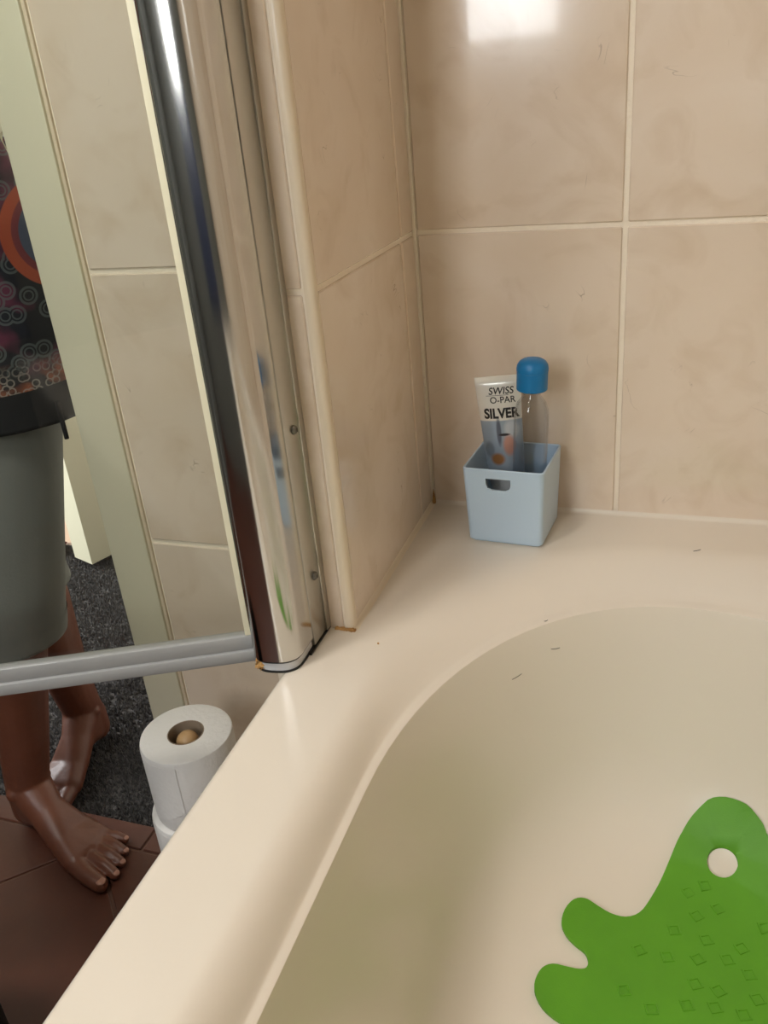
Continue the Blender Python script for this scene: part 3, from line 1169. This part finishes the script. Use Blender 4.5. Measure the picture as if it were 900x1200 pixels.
cap_p = [(0.0096, cz), (0.0168, cz), (0.0174, cz + 0.0008), (0.0174, cz + 0.0205), (0.0170, cz + 0.0210), (0.0170, cz + 0.0216), (0.0178, cz + 0.0220),
         (0.0178, cz + 0.0248), (0.0170, cz + 0.0288), (0.0148, cz + 0.0322), (0.0112, cz + 0.0345), (0.0060, cz + 0.0356), (0, cz + 0.0359)]
cp_o = obj('flip_cap', lathe(cap_p, (0, 0, 0), 44), M['cap_blue'], None, 30, origin=(0, 0, 0))
cp_o.parent = bot
cp_o.rotation_euler = BT.to_euler()

# ------------------------------------------------------------------ toilet rolls on a standing holder
RC = (-0.532, 0.668)
RH, RR = 0.1085, 0.0545
hold = empty('roll_holder', (RC[0], RC[1], FLOOR), 'standing toilet roll holder with a wooden knob poking up through the rolls', 'roll holder')
obj('base_disc', lathe([(0, 0), (0.070, 0), (0.074, 0.004), (0.074, 0.016), (0.070, 0.022), (0.02, 0.0345), (0, 0.0345)], (RC[0], RC[1], FLOOR), 40), M['wood'], hold, 40)
obj('pole', lathe([(0, 0.03), (0.0075, 0.03), (0.0075, 0.345), (0, 0.345)], (RC[0], RC[1], FLOOR), 20), M['wood'], hold, 40)
kb = [(0, 0)] + [(0.0135 * math.sin(math.pi * k / 10), 0.0135 - 0.0135 * math.cos(math.pi * k / 10)) for k in range(1, 10)] + [(0, 0.027)]
obj('wooden_knob', lathe(kb, (RC[0], RC[1], FLOOR + 0.334), 24), M['wood'], hold, 60)


def roll_bm(part):
    b = bmesh.new()
    n = 48
    if part == 'paper':
        prof = [(0.0218, 0.001), (RR - 0.003, 0.0), (RR - 0.0008, 0.0012), (RR, 0.004), (RR, RH - 0.004), (RR - 0.0008, RH - 0.0012), (RR - 0.003, RH), (0.0218, RH - 0.0005)]
        lathe(prof + [prof[0]], (0, 0, 0), n, b)
        for v in b.verts:
            a = math.atan2(v.co.y, v.co.x)
            r = math.hypot(v.co.x, v.co.y)
            if r > 0.04:
                k = 1 + 0.008 * math.sin(2 * a + 1) + 0.006 * math.sin(3 * a)
                v.co.x *= k
                v.co.y *= k
    else:
        lathe([(0.0219, 0.0003), (0.0219, RH - 0.0002), (0.0208, RH - 0.0002), (0.0208, 0.0003), (0.0219, 0.0003)], (0, 0, 0), 32, b)
    return b


tops = [FLOOR + 0.0352 + k * (RH + 0.0003) for k in range(3)]
first = empty('toilet_roll', (RC[0], RC[1], tops[2]), 'white toilet roll on top of the stack beside the bath', 'toilet roll', 'stacked toilet rolls')
pr = obj('paper', roll_bm('paper'), M['paper'], None, 35, origin=(0, 0, 0))
pr.parent = first
fl_b = bmesh.new()
rs = []
for k in range(13):
    a = R(-170 + 8 * k)
    r = RR * (1 + 0.008 * math.sin(2 * a + 1) + 0.006 * math.sin(3 * a)) + 0.0002 + 0.0004 * max(0, (k - 8) / 4)
    z_lo = 0.003 + 0.032 * (k / 12) ** 2
    rs.append([(r * math.cos(a), r * math.sin(a), z_lo + (RH - 0.007 - z_lo) * q / 5) for q in range(6)])
vv = [[fl_b.verts.new(p) for p in r] for r in rs]
for p, q in zip(vv, vv[1:]):
    for k in range(5):
        fl_b.faces.new((p[k], q[k], q[k + 1], p[k + 1]))
ex = bmesh.ops.extrude_face_region(fl_b, geom=fl_b.faces[:])
for e in ex['geom']:
    if isinstance(e, bmesh.types.BMVert):
        e.co.x *= 1.004
        e.co.y *= 1.004
bmesh.ops.recalc_face_normals(fl_b, faces=fl_b.faces)
ls = obj('loose_sheet', fl_b, M['paper'], None, 50, origin=(0, 0, 0))
ls.parent = first
cr = obj('cardboard_core', roll_bm('core'), M['cardboard'], None, 40, origin=(0, 0, 0))
cr.parent = first
for k, dx, lb in ((1, (-0.006, -0.004), 'white toilet roll second from the top, half hidden under the top one'), (0, (0.002, 0.001), 'white toilet roll at the bottom of the stack beside the bath')):
    c = first.copy()
    C.objects.link(c)
    c.location = (RC[0] + dx[0], RC[1] + dx[1], tops[k])
    c['label'] = lb
    for ch in (pr, ls, cr):
        d = ch.copy()
        C.objects.link(d)
        d.parent = c

# ------------------------------------------------------------------ black bin at the edge of the frame
bn = empty('waste_bin', (-0.745, 0.345, FLOOR), 'black round object on the brown tiles at the lower left picture edge', 'bin')
obj('bin_body', lathe([(0, 0), (0.103, 0), (0.108, 0.004), (0.110, 0.28), (0.107, 0.284), (0.104, 0.28), (0.101, 0.01), (0, 0.008)], (-0.745, 0.345, FLOOR), 44), M['black'], bn, 40)

# ------------------------------------------------------------------ dark blue towel under the window (unseen, put in for its blue reflection)
tw = empty('blue_reflector', ((WX0 + WX1) / 2, NEAR_Y, -0.05), 'dark blue towel on a rail below the window, unseen, added for its blue reflection', 'reflector')
rs = []
for k in range(41):
    x = WX0 + 0.02 + 0.50 * k / 40
    y = NEAR_Y + 0.030 + 0.006 * math.sin(k * 0.9) + 0.004 * math.sin(k * 2.1)
    rs.append([(x, y + (0.006 if q == 0 else 0), 0.06 - 0.55 * q / 6) for q in range(7)])
b = bmesh.new()
vv = [[b.verts.new(p) for p in r] for r in rs]
for p, q in zip(vv, vv[1:]):
    for k in range(6):
        b.faces.new((p[k], p[k + 1], q[k + 1], q[k]))
ex = bmesh.ops.extrude_face_region(b, geom=b.faces[:])
for e in ex['geom']:
    if isinstance(e, bmesh.types.BMVert):
        e.co.y += 0.006
bmesh.ops.recalc_face_normals(b, faces=b.faces)
M['reflector'] = mat('reflector_navy', rgb(44, 56, 92), 0.95, bump=(400, 0.5))
obj('reflector_cloth', b, M['reflector'], tw, 60)
bm = bmesh.new()
lathe([(0, 0), (0.008, 0), (0.008, 0.60), (0, 0.60)], (WX0 - 0.03, NEAR_Y + 0.030, 0.062), 16, bm, Matrix.Rotation(R(90), 3, 'Y'))
obj('rail', bm, M['chrome'], tw, 40)
for x in (WX0 - 0.01, WX0 + 0.55):
    obj('rail_bracket', box_bm(x - 0.006, x + 0.006, NEAR_Y, NEAR_Y + 0.03, 0.054, 0.070, 0.002), M['chrome'], tw, 40)

# ------------------------------------------------------------------ the person in the doorway
F = FLOOR


def cone_hull(dst, *balls, sub=3):
    """convex hull of spheres (centre, radius or (rx, ry, rz)) = tapered limb piece"""
    b = bmesh.new()
    for c, r in balls:
        s = bmesh.new()
        bmesh.ops.create_icosphere(s, subdivisions=sub, radius=1.0)
        rx, ry, rz = (r, r, r) if not isinstance(r, tuple) else r
        for v in s.verts:
            v.co = Vector((v.co.x * rx, v.co.y * ry, v.co.z * rz)) + Vector(c)
        merge(b, s)
    h = bmesh.ops.convex_hull(b, input=b.verts)
    bmesh.ops.delete(b, geom=[g_ for g_ in h['geom_interior'] if isinstance(g_, bmesh.types.BMVert)], context='VERTS')
    loose = [v for v in b.verts if not v.link_faces]
    bmesh.ops.delete(b, geom=loose, context='VERTS')
    merge(dst, b)


def fuse(name, bm, m, parent, voxel, smooth_it=6, fac=0.5):
    o = obj(name, bm, m, parent, None)
    modified(o, ('REMESH', {'mode': 'VOXEL', 'voxel_size': voxel, 'use_smooth_shade': True}), ('SMOOTH', {'iterations': smooth_it, 'factor': fac}))
    if not o.data.materials:
        o.data.materials.append(m)
    for p in o.data.polygons:
        p.use_smooth = True
    return o


PX, PY = -0.945, 0.880
per = empty('person', (PX, PY, F), 'barefoot person in a dark patterned tunic and grey cropped trousers, stepping through the doorway', 'person')
body = bmesh.new()
nails = []


class Foot:
    def __init__(s, origin, fwd, lat, k=1.0, heel_up=0.0):
        s.o = Vector(origin)
        s.a = Vector((fwd[0], fwd[1], 0)).normalized()
        n = Vector((-s.a.y, s.a.x, 0))
        s.b = n * lat
        s.k = k

    def p(s, u, v, z):
        return s.o + s.a * (u * s.k) + s.b * (v * s.k) + Vector((0, 0, z * s.k))

    def build(s, bm):
        P = s.p
        heel, ank = (P(0.028, 0, 0.027), 0.0265), (P(0.050, 0.0, 0.088), 0.034)
        cone_hull(bm, heel, ank, (P(0.018, 0, 0.055), 0.021))
        cone_hull(bm, ank, (P(0.095, -0.006, 0.058), 0.0275), (P(0.030, 0, 0.030), 0.025))
        cone_hull(bm, (P(0.095, -0.006, 0.058), 0.0275), (P(0.060, 0.012, 0.022), 0.021), (P(0.140, -0.018, 0.033), 0.0215), (P(0.130, 0.020, 0.022), 0.017))
        cone_hull(bm, (P(0.140, -0.018, 0.033), 0.021), (P(0.130, 0.022, 0.021), 0.0165), (P(0.178, -0.026, 0.0195), 0.0185), (P(0.163, 0.030, 0.0145), 0.0135), (P(0.177, 0.0, 0.019), 0.016))
        cone_hull(bm, (P(0.050, 0.014, 0.018), 0.0165), (P(0.140, 0.030, 0.015), 0.014))
        cone_hull(bm, (P(0.056, -0.026, 0.090), 0.013), (P(0.056, 0.0, 0.088), 0.030))
        cone_hull(bm, (P(0.046, 0.028, 0.080), 0.012), (P(0.050, 0.0, 0.080), 0.028))
        toes = [((0.188, -0.0285, 0.0175), 0.0150, (0.214, -0.0310, 0.0160), 0.0134, (0.2385, -0.0300, 0.0125), 0.0120),
                ((0.196, -0.0075, 0.0185), 0.0102, (0.220, -0.0065, 0.0190), 0.0083, (0.2400, -0.0055, 0.0100), 0.0083),
                ((0.191, 0.0085, 0.0175), 0.0098, (0.212, 0.0115, 0.0180), 0.0078, (0.2300, 0.0135, 0.0093), 0.0078),
                ((0.182, 0.0225, 0.0155), 0.0094, (0.202, 0.0275, 0.0160), 0.0074, (0.2170, 0.0305, 0.0087), 0.0073),
                ((0.168, 0.0345, 0.0135), 0.0092, (0.186, 0.0420, 0.0130), 0.0072, (0.1980, 0.0460, 0.0081), 0.0070)]
        for a, ra, b, rb, c, rc in toes:
            k = s.k
            cone_hull(bm, (P(*a), ra * k), (P(*b), rb * k))
            cone_hull(bm, (P(*b), rb * k), (P(*c), rc * k))
            up = Vector((0, 0, 1))
            d = (P(*c) - P(*b)).normalized()
            nrm = (up - d * up.dot(d)).normalized()
            ctr = P(*c) + nrm * (rc * k * 0.78) + d * (rc * k * 0.30)
            nails.append((ctr, d, nrm, rc * k))


Lf = Foot((-0.990, 0.793, F + 0.0005), (0.955, -0.297), 1.0, 1.03)     # front (left) foot, on the brown tiles
Rf = Foot((-0.985, 1.012, F - 0.0005), (0.16, -0.987), -1.0, 0.93)      # rear (right) foot, on the carpet
Lf.build(body)
Rf.build(body)
hipL, hipR = Vector((PX + 0.085, PY + 0.01, F + 0.83)), Vector((PX - 0.085, PY - 0.005, F + 0.83))
kneeL, kneeR = Vector((-0.875, 0.800, F + 0.445)), Vector((-0.975, 0.905, F + 0.455))


def leg(bm, foot, knee, hip):
    an = foot.p(0.050, 0.0, 0.090)
    cone_hull(bm, (an, 0.0335), (an + (knee - an) * 0.22, 0.0375))
    mid = an + (knee - an) * 0.66 - foot.a * 0.014
    cone_hull(bm, (an + (knee - an) * 0.20, 0.0370), (mid, 0.0520))
    cone_hull(bm, (mid, 0.0520), (knee, 0.0520))
    cone_hull(bm, (knee, 0.0530), (hip, 0.0820))


leg(body, Lf, kneeL, hipL)
leg(body, Rf, kneeR, hipR)
cone_hull(body, (hipL, 0.085), (hipR, 0.085), (Vector((PX, PY, F + 0.92)), (0.145, 0.095, 0.06)))
cone_hull(body, (Vector((PX, PY, F + 0.92)), (0.145, 0.095, 0.06)), (Vector((PX, PY, F + 1.05)), (0.118, 0.085, 0.05)))
cone_hull(body, (Vector((PX, PY, F + 1.05)), (0.118, 0.085, 0.05)), (Vector((PX, PY, F + 1.24)), (0.140, 0.095, 0.06)))
SHL, SHR = Vector((PX + 0.150, PY + 0.01, F + 1.315)), Vector((PX - 0.150, PY + 0.005, F + 1.315))
cone_hull(body, (Vector((PX, PY, F + 1.24)), (0.140, 0.095, 0.06)), (SHL, 0.045), (SHR, 0.045), (Vector((PX, PY + 0.005, F + 1.36)), 0.052))
cone_hull(body, (Vector((PX, PY + 0.005, F + 1.34)), 0.052), (Vector((PX, PY - 0.012, F + 1.44)), 0.049))
HC = Vector((PX, PY - 0.020, F + 1.500))
cone_hull(body, (HC + Vector((0, 0.012, 0.035)), (0.074, 0.090, 0.078)), (HC + Vector((0, -0.012, -0.045)), (0.058, 0.062, 0.045)), (HC + Vector((0, -0.045, -0.080)), (0.024, 0.022, 0.018)))
cone_hull(body, (HC + Vector((0, -0.085, 0.022)), 0.008), (HC + Vector((0, -0.100, -0.014)), 0.0125), (HC + Vector((0, -0.070, -0.012)), 0.016))      # nose
cone_hull(body, (HC + Vector((-0.020, -0.076, -0.050)), 0.006), (HC + Vector((0.020, -0.076, -0.050)), 0.006), (HC + Vector((0, -0.083, -0.047)), 0.006))  # lips
cone_hull(body, (HC + Vector((-0.016, -0.074, -0.060)), 0.007), (HC + Vector((0.016, -0.074, -0.060)), 0.007), (HC + Vector((0, -0.079, -0.060)), 0.007))
for sx in (-1, 1):
    cone_hull(body, (HC + Vector((sx * 0.078, 0.012, 0.022)), (0.006, 0.016, 0.018)), (HC + Vector((sx * 0.073, 0.006, -0.022)), (0.006, 0.010, 0.012)))   # ears
    cone_hull(body, (HC + Vector((sx * 0.045, -0.074, 0.036)), 0.008), (HC + Vector((sx * 0.018, -0.082, 0.036)), 0.008))                            # brows


def arm(sh, el, wr, sx):
    cone_hull(body, (sh, 0.044), (el, 0.036))
    cone_hull(body, (el, 0.036), (el + (wr - el) * 0.35, 0.036))
    cone_hull(body, (el + (wr - el) * 0.35, 0.036), (wr, 0.0235))
    d = (wr - el).normalized()
    side = Vector((-sx, 0, 0))
    side = (side - d * side.dot(d)).normalized()          # towards the other hand: thumb side
    nrm = d.cross(side) * (-sx)
    pal = wr + d * 0.075
    cone_hull(body, (wr, 0.0215), (wr + d * 0.03 + side * 0.018, 0.014), (pal + side * 0.028, 0.0115), (pal - side * 0.026, 0.0105))
    for i, (off, ln) in enumerate(((0.028, 0.066), (0.010, 0.074), (-0.008, 0.069), (-0.025, 0.053))):
        p0 = pal + side * off
        p1 = p0 + d * ln * 0.50 - nrm * 0.010
        p2 = p1 + d * ln * 0.26 - nrm * 0.018
        p3 = p2 + d * ln * 0.10 - nrm * 0.018
        for (a, ra), (b2, rb) in (((p0, .0095), (p1, .0086)), ((p1, .0086), (p2, .0079)), ((p2, .0079), (p3, .0070))):
            cone_hull(body, (a, ra), (b2, rb), sub=1)
    t0 = wr + d * 0.026 + side * 0.020
    t1 = t0 + d * 0.034 + side * 0.026 - nrm * 0.012
    t2 = t1 + d * 0.026 + side * 0.006 - nrm * 0.010
    cone_hull(body, (t0, 0.0135), (t1, 0.0105), sub=1)
    cone_hull(body, (t1, 0.0105), (t2, 0.0085), sub=1)


ELL, ELR = Vector((PX + 0.175, PY - 0.012, F + 1.075)), Vector((PX - 0.210, PY + 0.01, F + 1.075))
WRL, WRR = Vector((PX + 0.060, PY - 0.215, F + 1.150)), Vector((PX - 0.100, PY - 0.205, F + 1.165))
arm(SHL, ELL, WRL, 1)
arm(SHR, ELR, WRR, -1)
fuse('body', body, M['skin'], per, 0.0026, 3, 0.5)
for c, d, nrm, r in nails:
    b = bmesh.new()
    bmesh.ops.create_icosphere(b, subdivisions=2, radius=1.0)
    lat = d.cross(nrm)
    for v in b.verts:
        v.co = c + d * (v.co.x * r * 0.62) + lat * (v.co.y * r * 0.62) + nrm * (v.co.z * r * 0.20)
    obj('toenail', b, M['nail'], per, 80)
for sx in (-1, 1):
    b = bmesh.new()
    bmesh.ops.create_uvsphere(b, u_segments=16, v_segments=10, radius=0.0125)
    bmesh.ops.translate(b, verts=b.verts, vec=HC + Vector((sx * 0.031, -0.0705, 0.016)))
    ey = obj('eye', b, M['eye'], per, 80)
    b = bmesh.new()
    bmesh.ops.create_uvsphere(b, u_segments=16, v_segments=10, radius=0.0058)
    bmesh.ops.translate(b, verts=b.verts, vec=HC + Vector((sx * 0.031, -0.0785, 0.016)))
    obj('iris', b, M['hair'], ey, 80)
hb = bmesh.new()
cone_hull(hb, (HC + Vector((0, 0.022, 0.050)), (0.084, 0.094, 0.078)), (HC + Vector((0, 0.050, -0.030)), (0.078, 0.060, 0.05)), (HC + Vector((0, 0.055, -0.090)), (0.060, 0.035, 0.03)))
bmesh.ops.bisect_plane(hb, geom=hb.verts[:] + hb.edges[:] + hb.faces[:], plane_co=HC + Vector((0, -0.040, 0.045)), plane_no=(0, -1, -0.75), clear_outer=True)
def keep_largest(o):
    b = bmesh.new()
    b.from_mesh(o.data)
    left_, best = set(b.verts), []
    while left_:
        st_, grp = [left_.pop()], []
        while st_:
            v = st_.pop()
            grp.append(v)
            for e in v.link_edges:
                w = e.other_vert(v)
                if w in left_:
                    left_.remove(w)
                    st_.append(w)
        if len(grp) > len(best):
            best = grp
    keep = set(best)
    bmesh.ops.delete(b, geom=[v for v in b.verts if v not in keep], context='VERTS')
    b.to_mesh(o.data)
    b.free()


bmesh.ops.holes_fill(hb, edges=[e for e in hb.edges if e.is_boundary])
keep_largest(fuse('hair', hb, M['hair'], per, 0.006, 4))

# grey cropped trousers
tr = bmesh.new()
HEM = F + 0.366


def trouser_leg(bm, foot, knee, hip):
    an = foot.p(0.050, 0.0, 0.090)
    low = knee + (an - knee) * 0.62
    cone_hull(bm, (hip + Vector((0, 0, -0.02)), 0.089), (knee, 0.0760))
    cone_hull(bm, (knee, 0.0750), (low, 0.0720))


trouser_leg(tr, Lf, kneeL, hipL)
trouser_leg(tr, Rf, kneeR, hipR)
cone_hull(tr, (hipL, 0.088), (hipR, 0.088), (Vector((PX, PY, F + 0.93)), (0.150, 0.100, 0.05)))
trs = fuse('trousers', tr, M['trousers'], per, 0.006, 8)


def cut_flat(o, z, thick, keep_above=True):
    """cut a garment off level at height z (world) and give the cloth thickness"""
    b = bmesh.new()
    b.from_mesh(o.data)
    zl = z - world_loc(o).z
    bmesh.ops.bisect_plane(b, geom=b.verts[:] + b.edges[:] + b.faces[:], plane_co=(0, 0, zl), plane_no=(0, 0, -1 if keep_above else 1), clear_outer=True)
    b.to_mesh(o.data)
    b.free()
    modified(o, ('SOLIDIFY', {'thickness': thick, 'offset': -1.0}))
    for p in o.data.polygons:
        p.use_smooth = True


cut_flat(trs, HEM, 0.004)


def hem_band(o, z0, z1, out, name, m, parent):
    """a separate strip following the garment's outer surface between two heights"""
    b = bmesh.new()
    b.from_mesh(o.data)
    zl = world_loc(o).z
    for zz, s in ((z0, -1), (z1, 1)):
        bmesh.ops.bisect_plane(b, geom=b.verts[:] + b.edges[:] + b.faces[:], plane_co=(0, 0, zz - zl), plane_no=(0, 0, s), clear_outer=True)
    b.normal_update()
    for v in b.verts:
        v.co += v.normal * out
    bmesh.ops.translate(b, verts=b.verts, vec=world_loc(o))
    r_ = obj(name, b, m, parent, 179)
    return r_


# patterned tunic
def tunic_mat():
    m = bpy.data.materials.new('tunic_print')
    m.use_nodes = True
    nt = m.node_tree
    L = nt.links.new
    b = nt.nodes['Principled BSDF']
    b.inputs['Roughness'].default_value = 0.85
    g_ = nt.nodes.new('ShaderNodeNewGeometry')
    tc = nt.nodes.new('ShaderNodeTexCoord')
    sp = nt.nodes.new('ShaderNodeSeparateXYZ')
    L(tc.outputs['Object'], sp.inputs[0])

    def m1(op, a, c=0.0, clamp=False):
        x = nt.nodes.new('ShaderNodeMath')
        x.operation = op
        x.use_clamp = clamp
        for i, v in enumerate((a, c)):
            if isinstance(v, (int, float)):
                x.inputs[i].default_value = v
            else:
                L(v, x.inputs[i])
        return x.outputs[0]

    def mix(fac, a, c):
        x = nt.nodes.new('ShaderNodeMix')
        x.data_type = 'RGBA'
        L(fac, x.inputs[0])
        for i, v in ((6, a), (7, c)):
            if isinstance(v, tuple):
                x.inputs[i].default_value = v
            else:
                L(v, x.inputs[i])
        return x.outputs[2]

    uu = m1('ADD', m1('MULTIPLY', sp.outputs[0], 0.75), m1('MULTIPLY', sp.outputs[1], 0.65))
    mp = nt.nodes.new('ShaderNodeCombineXYZ')
    L(uu, mp.inputs[0])
    L(sp.outputs[2], mp.inputs[1])

    def vor(scale, feature='F1'):
        v = nt.nodes.new('ShaderNodeTexVoronoi')
        v.voronoi_dimensions = '2D'
        v.feature = feature
        v.inputs['Scale'].default_value = scale
        L(mp.outputs[0], v.inputs['Vector'])
        return v

    def band(x, c, w):
        return m1('MULTIPLY', m1('SUBTRACT', w, m1('ABSOLUTE', m1('SUBTRACT', x, c))), 900.0, True)

    v1 = vor(38)
    rings1 = m1('MAXIMUM', band(v1.outputs['Distance'], 0.36, 0.055), band(v1.outputs['Distance'], 0.20, 0.035))
    v2 = vor(95)
    rings2 = band(v2.outputs['Distance'], 0.40, 0.085)
    nz = nt.nodes.new('ShaderNodeTexNoise')
    nz.inputs['Scale'].default_value = 15
    L(mp.outputs[0], nz.inputs['Vector'])
    patch = m1('MULTIPLY', m1('SUBTRACT', nz.outputs['Fac'], 0.52), 14, True)
    c = mix(patch, rgb(20, 21, 27), rgb(88, 38, 58))
    c = mix(m1('MULTIPLY', rings1, 0.6), c, rgb(92, 100, 100))
    # lower zone: dense small rings in rust and grey
    low = m1('MULTIPLY', m1('SUBTRACT', 0.125, sp.outputs[2]), 40, True)
    nz2 = nt.nodes.new('ShaderNodeTexNoise')
    nz2.inputs['Scale'].default_value = 22
    L(mp.outputs[0], nz2.inputs['Vector'])
    lowc = mix(m1('MULTIPLY', m1('SUBTRACT', nz2.outputs['Fac'], 0.48), 12, True), rgb(30, 28, 30), rgb(150, 84, 58))
    lowc = mix(m1('MULTIPLY', rings2, 0.75), lowc, rgb(150, 140, 130))
    c = mix(low, c, lowc)
    # large medallions: orange ring round a blue-grey heart
    for cx2, cz2 in ((0.186, 0.262), (-0.100, 0.330), (0.03, 0.46)):
        dx = m1('SUBTRACT', uu, cx2)
        dz = m1('SUBTRACT', sp.outputs[2], cz2)
        d = m1('SQRT', m1('ADD', m1('MULTIPLY', dx, dx), m1('MULTIPLY', dz, dz)))
        c = mix(band(d, 0.0, 0.066), c, rgb(160, 72, 44))
        c = mix(band(d, 0.0, 0.053), c, rgb(112, 44, 50))
        c = mix(band(d, 0.0, 0.045), c, rgb(66, 76, 98))
        c = mix(m1('MULTIPLY', band(d, 0.0, 0.030), m1('MULTIPLY', rings2, 0.8)), c, rgb(18, 18, 24))
    L(c, b.inputs['Base Color'])
    return m


tn = bmesh.new()
SH0 = F + 0.66
cone_hull(tn, (Vector((PX + 0.012, PY, SH0)), (0.196, 0.140, 0.02)), (Vector((PX, PY, F + 0.92)), (0.186, 0.130, 0.05)))
cone_hull(tn, (Vector((PX, PY, F + 0.92)), (0.186, 0.130, 0.05)), (Vector((PX, PY, F + 1.06)), (0.142, 0.104, 0.05)))
cone_hull(tn, (Vector((PX, PY, F + 1.06)), (0.142, 0.104, 0.05)), (Vector((PX, PY, F + 1.24)), (0.154, 0.110, 0.06)))
cone_hull(tn, (Vector((PX, PY, F + 1.24)), (0.154, 0.110, 0.06)), (SHL, 0.054), (SHR, 0.054), (Vector((PX, PY + 0.005, F + 1.36)), 0.058))
cone_hull(tn, (SHL, 0.054), (SHL + (ELL - SHL) * 0.8, 0.046))
cone_hull(tn, (SHR, 0.054), (SHR + (ELR - SHR) * 0.8, 0.046))
tun = fuse('tunic', tn, None, per, 0.006, 8)
tun.data.materials.clear()
tun.data.materials.append(tunic_mat())
cut_flat(tun, F + 0.680, 0.003)
hb_ = hem_band(tun, F + 0.680, F + 0.728, 0.0016, 'hem_band', M['trim_black'], tun)
hb_['label'] = 'plain black hem of the tunic'
hem_band(trs, HEM, HEM + 0.030, 0.0012, 'turned_hem', M['trousers'], trs)
cd = [(PX + 0.206, PY - 0.045, F + 0.71 - 0.010 * k) for k in range(6)]
rs = [[(p[0] + 0.003 * math.cos(a), p[1] + 0.003 * math.sin(a), p[2]) for a in [i * math.pi / 4 for i in range(8)]] for p in cd]
obj('tie_cord', loft(rs), M['trim_black'], tun, 60)
